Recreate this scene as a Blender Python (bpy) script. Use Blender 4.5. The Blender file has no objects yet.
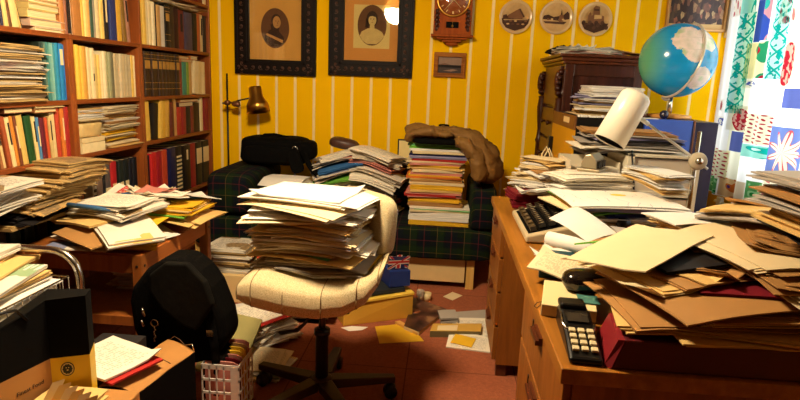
import bpy, bmesh, math, random
import numpy as np
from mathutils import Vector, Matrix
random.seed(7); rng = np.random.RandomState(7)
SC = bpy.context.scene; COL = SC.collection
PI = math.pi
# ------------------------------------------------------------------ camera (recovered from the vanishing points of the room)
EYE = 1.3; FOC = 574.86
def _cam(y, p, r):
    cy, sy, cp, sp, cr, sr = math.cos(y), math.sin(y), math.cos(p), math.sin(p), math.cos(r), math.sin(r)
    fwd = np.array([-sy*cp, cy*cp, -sp]); right = np.array([cy, sy, 0.]); up = np.cross(right, fwd)
    return right*cr + up*sr, up*cr - right*sr, fwd
RI, UP, FW = _cam(math.radians(4.0408), math.radians(11.602), math.radians(2.3588))
def _ray(x, y): return RI*((x-400)/FOC) - UP*((y-200)/FOC) + FW
def onX(x, y, X): w = _ray(x, y); t = X/w[0]; return (X, w[1]*t, EYE+w[2]*t)
def onY(x, y, Y): w = _ray(x, y); t = Y/w[1]; return (w[0]*t, Y, EYE+w[2]*t)
def onZ(x, y, Z): w = _ray(x, y); t = (Z-EYE)/w[2]; return (w[0]*t, w[1]*t, Z)
cd = bpy.data.cameras.new('camera'); cam = bpy.data.objects.new('camera', cd); COL.objects.link(cam)
cd.sensor_width = 36; cd.lens = FOC*36/800; cd.clip_start = .05
cam.matrix_world = Matrix(((RI[0], UP[0], -FW[0], 0), (RI[1], UP[1], -FW[1], 0), (RI[2], UP[2], -FW[2], EYE), (0, 0, 0, 1)))
SC.camera = cam
SC.view_settings.view_transform = 'Standard'; SC.view_settings.look = 'None'; SC.view_settings.gamma = 1
SC.view_settings.use_curve_mapping = False; SC.view_settings.exposure = -0.12
# ------------------------------------------------------------------ materials
def L(c): c /= 255; return c/12.92 if c <= .04045 else ((c+.055)/1.055)**2.4
def S(r, g, b): return (L(r), L(g), L(b), 1)
class NT:
    def __init__(s, name):
        s.m = bpy.data.materials.new(name); s.m.use_nodes = True; s.t = s.m.node_tree
        s.b = s.t.nodes['Principled BSDF']; s.out = s.t.nodes['Material Output']
    def n(s, typ, **kw):
        nd = s.t.nodes.new('ShaderNode'+typ)
        for k, v in kw.items():
            if k.startswith('_'): setattr(nd, k[1:], v)
            else:
                key = int(k[1:]) if k[0] == 'i' and k[1:].isdigit() else k.replace('__', ' ')
                s.set(nd.inputs[key], v)
        return nd
    def set(s, inp, v):
        if isinstance(v, bpy.types.NodeSocket): s.t.links.new(v, inp)
        elif isinstance(v, bpy.types.Node): s.t.links.new(v.outputs[0], inp)
        else: inp.default_value = v
    def math(s, op, a, b=0.0, c=None):
        nd = s.n('Math', _operation=op, i0=a, i1=b)
        if c is not None: s.set(nd.inputs[2], c)
        return nd.outputs[0]
    def mix(s, f, a, b):
        nd = s.n('MixRGB'); s.set(nd.inputs[0], f); s.set(nd.inputs[1], a); s.set(nd.inputs[2], b); return nd.outputs[0]
    def co(s, which='Object'): return s.n('TexCoord').outputs[which]
    def mapped(s, co, scale=(1, 1, 1), loc=(0, 0, 0), rot=(0, 0, 0)):
        return s.n('Mapping', Vector=co, Scale=scale, Location=loc, Rotation=rot).outputs[0]
    def noise(s, co, scale=5, detail=3, rough=.5): return s.n('TexNoise', Vector=co, Scale=scale, Detail=detail, Roughness=rough).outputs[0]
    def xyz(s, co): return s.n('SeparateXYZ', Vector=co).outputs
    def ramp(s, f, stops, interp='LINEAR'):
        nd = s.n('ValToRGB', Fac=f); cr = nd.color_ramp; cr.interpolation = interp
        while len(cr.elements) < len(stops): cr.elements.new(.5)
        for e, (p, c) in zip(cr.elements, stops): e.position = p; e.color = c if len(c) == 4 else (*c, 1)
        return nd.outputs[0]
    def fin(s, color, rough=.6, metal=0, bump=None, bs=.3, bd=.01, spec=.4):
        s.set(s.b.inputs['Base Color'], color); s.set(s.b.inputs['Roughness'], rough); s.set(s.b.inputs['Metallic'], metal)
        s.set(s.b.inputs['Specular IOR Level'], spec)
        if bump is not None: s.set(s.b.inputs['Normal'], s.n('Bump', Strength=bs, Distance=bd, Height=bump).outputs[0])
        return s.m
CACHE = {}
def dark(c, f): return (c[0]*f, c[1]*f, c[2]*f, 1)
def flat(name, c, rough=.6, var=.12, scale=14, metal=0, bump=0, spec=.4):
    if name in CACHE: return CACHE[name]
    t = NT(name); nz = t.noise(t.co(), scale, 4)
    m = t.fin(t.mix(nz, dark(c, 1-var*1.6), dark(c, 1+var*.6)), rough, metal, nz if bump else None, bump or .1, .006, spec)
    CACHE[name] = m; return m
def paper(name, c, kind='plain'):
    """flat paper faces: plain, printed (lines of words), news, cover (printed colour blocks), sketch"""
    if name in CACHE: return CACHE[name]
    t = NT(name); uv = t.co('UV'); nz = t.noise(t.co(), 9, 3)
    rnd = t.n('ObjectInfo').outputs['Random']
    base = t.mix(nz, dark(c, .88), dark(c, 1.04)); u = t.xyz(uv)
    if kind in ('print', 'news'):
        rows = 26 if kind == 'print' else 46
        yy = t.math('MULTIPLY', u[1], rows); line = t.math('GREATER_THAN', t.math('FRACT', yy), .52)
        cell = t.n('CombineXYZ', X=t.math('MULTIPLY', u[0], 34), Y=t.math('FLOOR', yy), Z=t.math('MULTIPLY', rnd, 50))
        wn = t.math('GREATER_THAN', t.noise(cell.outputs[0], .9, 0), .46)
        mx = t.math('MULTIPLY', t.math('GREATER_THAN', u[0], .1), t.math('LESS_THAN', u[0], .9))
        my = t.math('MULTIPLY', t.math('GREATER_THAN', u[1], .08), t.math('LESS_THAN', u[1], .86))
        ink = t.math('MULTIPLY', t.math('MULTIPLY', line, wn), t.math('MULTIPLY', mx, my))
        base = t.mix(t.math('MULTIPLY', ink, .45 if kind == 'print' else .75), base, (.06, .05, .05, 1))
        if kind == 'news':
            v = t.n('TexVoronoi', Vector=t.mapped(uv, (3, 3, 1)), Scale=1.0, _distance='CHEBYCHEV')
            pic = t.math('GREATER_THAN', t.xyz(v.outputs['Color'])[0], .68)
            base = t.mix(pic, base, t.mix(t.noise(t.mapped(uv, (14, 14, 1)), 1, 4), (.03, .02, .02, 1), (.5, .33, .14, 1)))
    elif kind == 'cover':
        cc = t.n('CombineXYZ', X=u[0], Y=u[1], Z=t.math('MULTIPLY', rnd, 30))
        v = t.n('TexVoronoi', Vector=t.mapped(cc.outputs[0], (1.7, 2.6, 1)), Scale=1.0, _distance='CHEBYCHEV')
        hue = t.ramp(t.xyz(v.outputs['Color'])[0], [(0, (.72, .66, .56)), (.3, (.5, .04, .03)), (.42, (.75, .7, .6)), (.55, (.05, .1, .3)), (.64, (.75, .42, .04)), (.75, (.7, .62, .5)), (.86, (.08, .07, .06)), (.93, (.12, .3, .12))], 'CONSTANT')
        base = t.mix(.75, base, hue)
        ttl = t.math('MULTIPLY', t.math('GREATER_THAN', u[1], .8), t.math('GREATER_THAN', t.noise(t.mapped(uv, (26, 3, 1)), 1, 1), .52))
        base = t.mix(t.math('MULTIPLY', ttl, .8), base, (.8, .75, .65, 1))
    elif kind == 'sketch':
        w = t.n('TexWave', Vector=t.mapped(uv, (1.3, 1.6, 1)), Scale=1.2, Distortion=9.0, Detail=2.0)
        ln = t.math('LESS_THAN', t.math('ABSOLUTE', t.math('SUBTRACT', w.outputs[1], .5)), .035)
        msk = t.math('GREATER_THAN', t.noise(uv, 2.6, 0), .5)
        base = t.mix(t.math('MULTIPLY', t.math('MULTIPLY', ln, msk), .7), base, (.12, .1, .25, 1))
        base = t.mix(t.math('LESS_THAN', t.n('VectorMath', _operation='DISTANCE', i0=uv, i1=(.55, .6, 0)).outputs['Value'], .07), base, (.85, .6, .05, 1))
    m = t.fin(base, .62, spec=.25); CACHE[name] = m; return m
def edges(name, c, d=.45):  # d darkens the lines: shade between leaves put into the colour
    """the cut edge of a sheaf: fine stacked leaves"""
    if name in CACHE: return CACHE[name]
    t = NT(name); nz = t.noise(t.mapped(t.co(), (6, 6, 420)), 1, 3, .7)
    m = t.fin(t.ramp(nz, [(.3, dark(c, d)), (.62, dark(c, 1.0))]), .8, spec=.15); CACHE[name] = m; return m
def wood(name, a, b, along='Y', rough=.45, sc=1.0, spec=.4):
    if name in CACHE: return CACHE[name]
    s = {'X': (1.2, 16, 16), 'Y': (16, 1.2, 16), 'Z': (16, 16, 1.2)}[along]
    t = NT(name); nz = t.noise(t.mapped(t.co(), tuple(v*sc for v in s)), 2.2, 5, .62)
    m = t.fin(t.ramp(nz, [(.3, a), (.7, b)]), rough, bump=nz, bs=.08, spec=spec); CACHE[name] = m; return m
# ------------------------------------------------------------------ mesh builder
class MB:
    def __init__(s): s.v = []; s.f = []; s.m = []; s.uv = {}; s.sm = []
    def add(s, vs, fs, m=0, smooth=False, uvs=None):
        o = len(s.v); s.v += [tuple(float(c) for c in p) for p in vs]
        for k, f in enumerate(fs):
            if uvs is not None: s.uv[len(s.f)] = [uvs[i] for i in f]
            s.f.append(tuple(i+o for i in f)); s.m.append(m if not isinstance(m, (list, tuple)) else m[k]); s.sm.append(smooth)
        return s
    def hexa(s, p, m=0):   # 8 corners: bottom 4 ccw, top 4 ccw
        q = [(0, 0), (1, 0), (1, 1), (0, 1)]
        fs = [(3, 2, 1, 0), (4, 5, 6, 7), (0, 1, 5, 4), (1, 2, 6, 5), (2, 3, 7, 6), (3, 0, 4, 7)]
        o = len(s.v); s.v += [tuple(float(c) for c in x) for x in p]
        for k, f in enumerate(fs):
            s.uv[len(s.f)] = q; s.f.append(tuple(i+o for i in f)); s.m.append(m if not isinstance(m, (list, tuple)) else m[k]); s.sm.append(False)
        return s
    def box(s, x0, x1, y0, y1, z0, z1, m=0): return s.hexa([(x0, y0, z0), (x1, y0, z0), (x1, y1, z0), (x0, y1, z0), (x0, y0, z1), (x1, y0, z1), (x1, y1, z1), (x0, y1, z1)], m)
    def obox(s, c, size, rot=0, m=0, R=None):
        a, b, d = size[0]/2, size[1]/2, size[2]/2
        R = R or Matrix.Rotation(rot, 3, 'Z'); c = Vector(c)
        return s.hexa([c+R@Vector(p) for p in [(-a, -b, -d), (a, -b, -d), (a, b, -d), (-a, b, -d), (-a, -b, d), (a, -b, d), (a, b, d), (-a, b, d)]], m)
    def prism(s, poly, z0, z1, m=0, mtop=None):
        n = len(poly); vs = [(x, y, z0) for x, y in poly]+[(x, y, z1) for x, y in poly]
        fs = [tuple(reversed(range(n))), tuple(range(n, 2*n))]+[(i, (i+1) % n, (i+1) % n+n, i+n) for i in range(n)]
        return s.add(vs, fs, [m, m if mtop is None else mtop]+[m]*n)
    def plate(s, poly, y0, y1, m=0):   # polygon in x,z extruded along y
        n = len(poly); vs = [(x, y0, z) for x, z in poly]+[(x, y1, z) for x, z in poly]
        return s.add(vs, [tuple(range(n)), tuple(reversed(range(n, 2*n)))]+[(i, i+n, (i+1) % n+n, (i+1) % n) for i in range(n)], m)
    def tube(s, pts, r, n=8, m=0, cap=True, flat_=1.0):
        pts = [Vector(p) for p in pts]; rs = r if isinstance(r, (list, tuple)) else [r]*len(pts)
        vs = []; prev = None
        for i, p in enumerate(pts):
            d = (pts[min(i+1, len(pts)-1)]-pts[max(i-1, 0)]).normalized()
            if prev is None: a = d.orthogonal().normalized()
            else: a = (prev-d*prev.dot(d)).normalized()
            prev = a; b = d.cross(a)
            vs += [p+(a*math.cos(2*PI*k/n)+b*math.sin(2*PI*k/n)*flat_)*rs[i] for k in range(n)]
        fs = [(i*n+k, i*n+(k+1) % n, (i+1)*n+(k+1) % n, (i+1)*n+k) for i in range(len(pts)-1) for k in range(n)]
        if cap: fs += [tuple(reversed(range(n))), tuple(range((len(pts)-1)*n, len(pts)*n))]
        return s.add(vs, fs, m, True)
    def lathe(s, prof, c, n=20, m=0, axis=(0, 0, 1), smooth=True):
        ax = Vector(axis).normalized(); a = ax.orthogonal().normalized(); b = ax.cross(a); c = Vector(c); vs = []
        for r, z in prof: vs += [c+ax*z+(a*math.cos(2*PI*k/n)+b*math.sin(2*PI*k/n))*r for k in range(n)]
        fs = [(i*n+k, i*n+(k+1) % n, (i+1)*n+(k+1) % n, (i+1)*n+k) for i in range(len(prof)-1) for k in range(n)]
        return s.add(vs, fs, m, smooth)
    def blob(s, c, r, e=.5, nu=22, nv=14, m=0, bump=0, fr=7.0, R=None, flatb=None):
        c = Vector(c); vs = []; f = lambda w, p: math.copysign(abs(w)**p, w)
        for j in range(nv+1):
            ph = -PI/2+PI*j/nv
            for i in range(nu):
                th = 2*PI*i/nu
                p = Vector((f(math.cos(ph), e)*f(math.cos(th), e), f(math.cos(ph), e)*f(math.sin(th), e), f(math.sin(ph), e)))
                q = Vector((p.x*r[0], p.y*r[1], p.z*r[2]))
                if bump:
                    w = q*fr; k = 1+bump*(math.sin(w.x*2.1+c.x*9)*math.cos(w.y*2.7+1)+math.sin(w.z*3.1+w.x*1.3+c.y*5))
                    q *= k
                if flatb is not None: q.z = max(q.z, flatb)
                vs.append(c+(R@q if R else q))
        fs = [(j*nu+i, j*nu+(i+1) % nu, (j+1)*nu+(i+1) % nu, (j+1)*nu+i) for j in range(nv) for i in range(nu)]
        return s.add(vs, fs, m, True)
    def slab(s, P, t, nx, ny, mt=0, me=1, smooth=True, mb=None, up=None):
        """a bent sheet: P[(ny+1)][(nx+1)] of bottom points, thickness t upwards (or along up)"""
        n = (nx+1)*(ny+1); up = Vector(up or (0, 0, t)); flatp = [Vector(p) for row in P for p in row]
        uv = [(i/nx, j/ny) for j in range(ny+1) for i in range(nx+1)]
        idx = lambda i, j: j*(nx+1)+i
        q = [(idx(i, j), idx(i+1, j), idx(i+1, j+1), idx(i, j+1)) for j in range(ny) for i in range(nx)]
        s.add([p+up for p in flatp]+flatp, q+[tuple(k+n for k in reversed(f)) for f in q], [mt]*len(q)+[mt if mb is None else mb]*len(q), smooth, uv+uv)
        rim = [idx(i, 0) for i in range(nx+1)]+[idx(nx, j) for j in range(1, ny+1)]+[idx(i, ny) for i in range(nx-1, -1, -1)]+[idx(0, j) for j in range(ny-1, 0, -1)]
        vs = [flatp[k]+up for k in rim]+[flatp[k] for k in rim]; r = len(rim)
        s.add(vs, [((i+1) % r, i, i+r, (i+1) % r+r) for i in range(r)], me, False, [(0, 0)]*(2*r))
        return s
WL = {}
def obj(name, mb, mats, parent=None, label=None, cat=None, group=None, kind=None, bevel=0, subsurf=0, seg=2):
    me = bpy.data.meshes.new(name); V = np.array(mb.v)
    o_ = Vector(((V[:, 0].min()+V[:, 0].max())/2, (V[:, 1].min()+V[:, 1].max())/2, V[:, 2].min()))
    me.from_pydata([tuple(p) for p in (V-np.array(o_))], [], mb.f)
    for m in (mats if isinstance(mats, (list, tuple)) else [mats]): me.materials.append(m)
    me.polygons.foreach_set('material_index', mb.m); me.polygons.foreach_set('use_smooth', mb.sm)
    ul = me.uv_layers.new(name='UVMap')
    for fi, uvs in mb.uv.items():
        for li, q in zip(me.polygons[fi].loop_indices, uvs): ul.data[li].uv = q
    me.update()
    o = bpy.data.objects.new(name, me); COL.objects.link(o); WL[o.name] = o_
    if parent is not None: o.parent = parent; o.location = o_-WL[parent.name]
    else: o.location = o_
    if bevel:
        b = o.modifiers.new('Bevel', 'BEVEL'); b.width = bevel; b.segments = seg; b.limit_method = 'ANGLE'; b.harden_normals = False
    if subsurf:
        b = o.modifiers.new('Subsurf', 'SUBSURF'); b.levels = b.render_levels = subsurf
    if label: o['label'] = label
    if cat: o['category'] = cat
    if group: o['group'] = group
    if kind: o['kind'] = kind
    return o
def thing(name, label, cat, loc, group=None):
    o = bpy.data.objects.new(name, None); COL.objects.link(o); o.location = loc; WL[o.name] = Vector(loc)
    o.empty_display_size = .05; o['label'] = label; o['category'] = cat
    if group: o['group'] = group
    return o
def struct(name, mb, mats, **k): return obj(name, mb, mats, kind='structure', **k)
ORD = 'first second third fourth fifth sixth seventh eighth ninth tenth eleventh twelfth thirteenth fourteenth fifteenth sixteenth seventeenth eighteenth nineteenth twentieth'.split()
TENS = {20: 'twenty', 30: 'thirty', 40: 'forty', 50: 'fifty'}; TENTH = {30: 'thirtieth', 40: 'fortieth', 50: 'fiftieth'}
def nth(k):
    if k <= 20: return ORD[k-1]
    if k % 10 == 0: return TENTH[k]
    return TENS[k//10*10]+'-'+ORD[k % 10-1]
# ------------------------------------------------------------------ common materials
WHITE = S(232, 226, 214); CREAM = S(228, 206, 160); MANILA = S(216, 178, 108); KRAFT = S(172, 126, 72)
m_black = flat('black_fabric', S(9, 8, 7), .9, .3, 60, bump=.3, spec=.06)
m_blackp = flat('black_plastic', S(13, 12, 11), .35, .1)
m_matteblack = flat('matte_black_paper', S(10, 9, 8), .8, .1, spec=.08)
m_chrome = flat('chrome', S(200, 195, 185), .22, .05, metal=1)
m_steel = flat('brushed_bronze_steel', S(66, 52, 38), .35, .1, metal=.75)
m_brass = flat('brass', S(190, 140, 60), .28, .08, metal=1)
m_whitep = flat('white_enamel', S(235, 232, 222), .35, .04)
m_beige = flat('beige_plastic', S(205, 190, 160), .5, .06)
m_shelf = wood('teak_veneer', S(108, 50, 18), S(142, 72, 28), 'Y', .42)
m_shelfv = wood('teak_upright', S(112, 54, 20), S(150, 78, 30), 'Z', .42)
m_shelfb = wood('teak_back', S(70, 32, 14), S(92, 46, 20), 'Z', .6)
m_oak = wood('oak_desk', S(128, 78, 20), S(166, 106, 34), 'Y', .4)
m_oakz = wood('oak_front', S(116, 66, 18), S(152, 90, 30), 'Z', .45)
m_pine = wood('stained_beech', S(124, 68, 26), S(156, 90, 36), 'Z', .4)
m_mahog = wood('mahogany', S(38, 16, 9), S(74, 32, 17), 'Z', .35)
m_mahogb = wood('burr_mahogany', S(30, 12, 10), S(74, 36, 28), 'Z', .25, .5)
m_mahogl = wood('mahogany_moulding', S(56, 24, 12), S(98, 48, 24), 'Y', .3)
m_lightwood = flat('pale_birch', S(214, 184, 128), .5, .08)
# ------------------------------------------------------------------ room
YB, XL, XR, ZC = 4.4, -2.1, 2.0, 2.5
t = NT('striped_wallpaper'); px = t.xyz(t.n('NewGeometry').outputs['Position'])
fr = t.math('FRACT', t.math('ADD', t.math('DIVIDE', t.math('ADD', px[0], 1.732), .1459), 10.07))
st = t.math('LESS_THAN', fr, .14); nz = t.noise(t.co(), 2.2, 4); fine = t.noise(t.co(), 160, 2)
base = t.mix(nz, S(236, 178, 3), S(248, 192, 5))
m_wall = t.fin(t.mix(st, base, S(244, 214, 150)), .9, bump=fine, bs=.05, spec=.05)
m_wally = flat('mustard_paint', S(226, 172, 12), .7, .06, 3)
m_ceil = flat('dimmed_ceiling', S(124, 100, 70), .8, .04, 3)  # unseen ceiling, tan darkened to cut bounced light
t = NT('rust_carpet_tiles'); co = t.co(); p = t.xyz(co)
n1 = t.noise(co, 75, 5, .85); n2 = t.noise(co, 3, 4)
seam = t.math('MAXIMUM', t.math('LESS_THAN', t.math('FRACT', t.math('ADD', t.math('DIVIDE', p[0], .5), .13)), .012), t.math('LESS_THAN', t.math('FRACT', t.math('ADD', t.math('DIVIDE', p[1], .5), .3)), .012))
c0 = t.mix(n1, S(76, 36, 24), S(206, 122, 84)); c0 = t.mix(t.math('MULTIPLY', n2, .45), c0, S(100, 46, 26))
m_floor = t.fin(t.mix(t.math('MULTIPLY', seam, .55), c0, S(50, 18, 8)), .95, bump=n1, bs=.35, bd=.004, spec=.1)
struct('floor', MB().box(XL-.1, XR+.1, -3.3, YB+.1, -.1, 0), m_floor)
struct('ceiling', MB().box(XL-.1, XR+.1, -3.3, YB+.1, ZC, ZC+.1), m_ceil)
struct('wall_back', MB().box(XL-.1, XR+.1, YB, YB+.1, 0, ZC), m_wall)
struct('wall_left', MB().box(XL-.1, XL, -3.3, YB, 0, ZC), m_mahog)  # dark wood behind the shelves, chosen to cut bounced light
struct('wall_front', MB().box(XL-.1, XR+.1, -3.4, -3.3, 0, ZC), m_mahog)  # unseen, set back and in dark wood to cut bounced light
W0, W1, WZ0, WZ1 = 1.2, 4.2, .78, 2.32     # the window opening in the right wall; uncurtained unseen end added for daylight
w = MB().box(XR, XR+.1, -3.3, W0, 0, ZC).box(XR, XR+.1, W1, YB, 0, ZC).box(XR, XR+.1, W0, W1, 0, WZ0).box(XR, XR+.1, W0, W1, WZ1, ZC)
struct('wall_right', w, m_wally)
w = MB()
for y0, y1, z0, z1 in ((W0, W1, WZ0, WZ0+.05), (W0, W1, WZ1-.05, WZ1), (W0, W0+.05, WZ0, WZ1), (W1-.05, W1, WZ0, WZ1), (2.1, 2.16, WZ0, WZ1), (3.02, 3.08, WZ0, WZ1)): w.box(XR+.02, XR+.08, y0, y1, z0, z1)
struct('window_1', w, m_whitep)
t = NT('window_glass'); t.set(t.b.inputs['Base Color'], (1, 1, 1, 1)); t.set(t.b.inputs['Roughness'], 0.0)
tr = t.n('BsdfTransparent'); gl = t.n('BsdfGlossy', Roughness=.02); mx = t.n('MixShader', Fac=.06); t.set(mx.inputs[1], tr.outputs[0]); t.set(mx.inputs[2], gl.outputs[0]); t.set(t.out.inputs[0], mx.outputs[0])
m_glassthin = t.m
struct('window_1_glass', MB().box(XR+.045, XR+.05, W0+.04, W1-.04, WZ0+.04, WZ1-.04), m_glassthin)
struct('trim_1', MB().box(XR-.06, XR+.02, W0-.04, W1+.04, WZ0-.03, WZ0), m_whitep)
struct('baseboard_back', MB().box(XL, XR, YB-.015, YB, 0, .08), m_whitep, bevel=.003)
# ------------------------------------------------------------------ bookcases and books along the left wall
SX = -1.8; ST = .022
LV = [.06, .478, .878, 1.15, 1.458]            # tops of the shelf boards
def bookcase(y0, y1, levels, top, label):
    t = thing('bookcase', label, 'bookcase', (SX-.14, (y0+y1)/2, 0), 'bookcases along the left wall')
    for a in (y0, y1-.022): obj('side_panel', MB().box(SX-.28, SX, a, a+.022, 0, top), m_shelfv, t, bevel=.002)
    obj('back_panel', MB().box(SX-.288, SX-.28, y0, y1, 0, top), m_shelfb, t)
    for z in levels: obj('shelf_board', MB().box(SX-.278, SX-.002, y0+.022, y1-.022, z-ST, z), m_shelf, t, bevel=.002)
    obj('plinth', MB().box(SX-.03, SX-.02, y0+.022, y1-.022, 0, .038), m_shelf, t)
    return t
U1, U2, U3 = (1.74, 2.704), (2.706, 3.35), (3.352, 4.385)
b1 = bookcase(*U1, LV[:4], 1.436, 'low teak bookcase nearest the camera, newspapers piled on its middle shelf')
obj('top_board', MB().box(SX-.29, SX+.002, U1[0], U1[1], 1.436, 1.458), m_shelf, b1, bevel=.002)
b2 = bookcase(*U2, LV[:4], 1.436, 'low teak bookcase in the middle, row of cream pamphlets on one shelf')
obj('top_board', MB().box(SX-.29, SX+.002, U2[0], U2[1], 1.436, 1.458), m_shelf, b2, bevel=.002)
b3 = bookcase(*U3, LV+[1.80, 2.14], 2.16, 'tall teak bookcase in the corner beside the striped wall')
# copies of real colours as cloth / paper cover materials
def cover(c):
    k = 'cover_%d_%d_%d' % c
    return flat(k, S(*c), .5, .16, 30)
m_pages = edges('book_pages', S(220, 196, 146), .6)
m_gilt = flat('gilt_band', S(196, 150, 70), .4, .2, metal=.4)
m_lab = paper('spine_label', S(226, 202, 150), 'plain')
m_ink = flat('spine_ink', S(40, 30, 26), .7)
def book(name, y0, y1, zb, h, d, col, x=SX-.012, lean=0, band=None, fold=0):
    """a standing book seen from its spine: curved spine, boards, page block, title bands"""
    w = y1-y0; b = MB(); tk = min(.003, w*.18); n = 5
    arc = [(x-.006+.006*math.cos(-PI/2+PI*k/n), y0+w/2+w/2*math.sin(-PI/2+PI*k/n)) for k in range(n+1)]
    b.prism([(x-d, y0), (x-.006, y0)]+arc[1:-1]+[(x-.006, y1), (x-d, y1), (x-d, y1-tk), (x-.010, y1-tk), (x-.010, y0+tk), (x-d, y0+tk)], zb, zb+h, 0)
    b.box(x-d+.006, x-.010, y0+tk, y1-tk, zb+.004, zb+h-.004, 1)
    if band:
        for (z0, z1, mi, wf) in band:
            a = w*(1-wf)/2; b.box(x-.004, x+.0012, y0+a, y1-a, zb+h*z0, zb+h*z1, mi)
    if lean:
        c, s_ = math.cos(lean), math.sin(lean); py = y1 if lean > 0 else y0
        b.v = [(vx, py+(vy-py)*c+(vz-zb)*s_, zb-(vy-py)*s_+(vz-zb)*c) for vx, vy, vz in b.v]
        dz = min(v[2] for v in b.v)-zb; b.v = [(v[0], v[1], v[2]-dz) for v in b.v]
    return obj(name, b, [cover(col), m_pages, m_lab, m_ink, m_gilt])
B_LAB = [(.5, .86, 2, .8)]; B_TXT = [(.45, .9, 3, .35)]; B_GILT = [(.16, .17, 4, 1), (.3, .31, 4, 1), (.62, .8, 4, .7), (.84, .85, 4, 1), (.93, .94, 4, 1)]
B_TTL = [(.35, .8, 2, .3)]; B_TOP = [(.78, .92, 2, .7)]; B_LOW = [(.30, .62, 2, .62)]
def row(where, group, yref, zb, y_lo, y_hi, specs):
    """specs: (x0, x1, height, kind, colour words, rgb, band, lean, depth)"""
    cur = y_lo+.001
    for k, sp in enumerate(specs):
        x0, x1, h, kind, words, rgb = sp[:6]; band = sp[6] if len(sp) > 6 else None; lean = sp[7] if len(sp) > 7 else 0; d = sp[8] if len(sp) > 8 else .19
        ya = max(onX(x0, yref, SX-.012)[1], cur); yb = onX(x1, yref, SX-.012)[1]
        if yb-ya < .006: yb = ya+.006
        yb = min(yb, y_hi-.001); cur = yb+.0008
        o = book(kind, ya, yb, zb+.0005, h, d, rgb, SX-.012-random.random()*.012, lean, band)
        cat = {'ring_binder': 'binder', 'pamphlet': 'pamphlet', 'encyclopedia_volume': 'book', 'journal': 'magazine'}.get(kind, 'book')
        o['label'] = f'{words} on {where}, {nth(k+1)} from the left'; o['category'] = cat; o['group'] = group
def flatbook(name, label, cat, x0, x1, y0, y1, z0, z1, rgb, rot=0, group=None, pages=True):
    b = MB(); cx, cy = (x0+x1)/2, (y0+y1)/2; W, D, H = x1-x0, y1-y0, z1-z0
    tk = min(.003, H*.2)
    if pages:
        b.obox((cx, cy, z0+tk/2), (W, D, tk), rot, 0); b.obox((cx, cy, z1-tk/2), (W, D, tk), rot, 0)
        R = Matrix.Rotation(rot, 3, 'Z'); b.obox(Vector((cx, cy, (z0+z1)/2))+R@Vector((-.002, 0, 0)), (W-.008, D-.008, H-2*tk), rot, 1)
        b.obox(Vector((cx, cy, (z0+z1)/2))+R@Vector((0, -D/2+tk/2, 0)), (W, tk, H-2*tk), rot, 0)
    else: b.obox((cx, cy, (z0+z1)/2), (W, D, H), rot, 0)
    return obj(name, b, [cover(rgb), m_pages], label=label, cat=cat, group=group)
cre, yel, tan = (222, 200, 150), (222, 178, 74), (190, 146, 84)
E_ = 'encyclopedia_volume'
# tall corner bookcase, rows from the top
row("the corner bookcase's highest shelf", 'books on the highest shelf', 2, 1.80, U3[0]+.62, U3[1]-.022, [
 (198, 203.5, .22, 'book', 'dark red book', (110, 24, 22)), (204, 207.5, .21, 'book', 'cream book', cre), (208, 211, .22, 'book', 'dark brown book', (40, 26, 20))])
row("the corner bookcase's paper-topped shelf", 'books on the upper shelf of the corner bookcase', 30, LV[4], U3[0]+.022, U3[1]-.022, [
 (144, 147, .27, 'book', 'narrow yellow paperback', yel), (147, 150, .265, 'book', 'cream paperback', cre), (150, 153, .265, 'book', 'cream paperback', cre), (153, 156, .26, 'book', 'pale cream paperback', (232, 214, 170)), (156, 158, .255, 'book', 'narrow black book', (24, 20, 18)), (158, 161.5, .25, 'book', 'tan paperback', tan), (161.5, 166, .25, 'book', 'pale grey book', (206, 196, 178)), (166, 170.5, .265, 'book', 'black book with gold bands', (26, 22, 18), B_GILT), (170.5, 175, .27, 'book', 'dark olive book', (58, 44, 24)), (175, 180, .265, 'book', 'near-black maroon book', (44, 18, 20)), (180, 186, .26, 'book', 'red-brown book', (110, 40, 26), B_TXT), (186, 193, .255, 'book', 'wide slate purple book', (72, 62, 78)), (193, 198, .26, 'book', 'black book', (20, 18, 18)), (198, 201.5, .265, 'book', 'rust orange book', (176, 88, 38)), (201.5, 204.5, .265, 'book', 'cream book with dark title', (206, 180, 130), B_TXT), (204.5, 210, .26, 'book', 'dark brown book', (34, 24, 18))])
row("the corner bookcase's third shelf", 'brown encyclopedia set', 75, LV[3], U3[0]+.022, U3[1]-.022,
 [(146+3.45*k, 149.4+3.45*k, .27, E_, 'dark brown gilt encyclopedia volume', (52, 34, 20), B_GILT, 0, .2) for k in range(10)] + [
 (181, 183.4, .225, 'book', 'red-brown slim book', (120, 54, 34)), (183.8, 188, .225, 'book', 'teal green book', (60, 128, 106)), (188, 190, .225, 'book', 'narrow leaf green book', (112, 138, 40)), (190, 193, .225, 'book', 'tan book', tan), (194, 198.5, .235, 'book', 'leaning cream book', cre, None, .1), (198.5, 202, .235, 'book', 'leaning cream paperback', (214, 186, 128), None, .06), (202.4, 205.8, .235, 'book', 'cream book', cre)])
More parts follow.
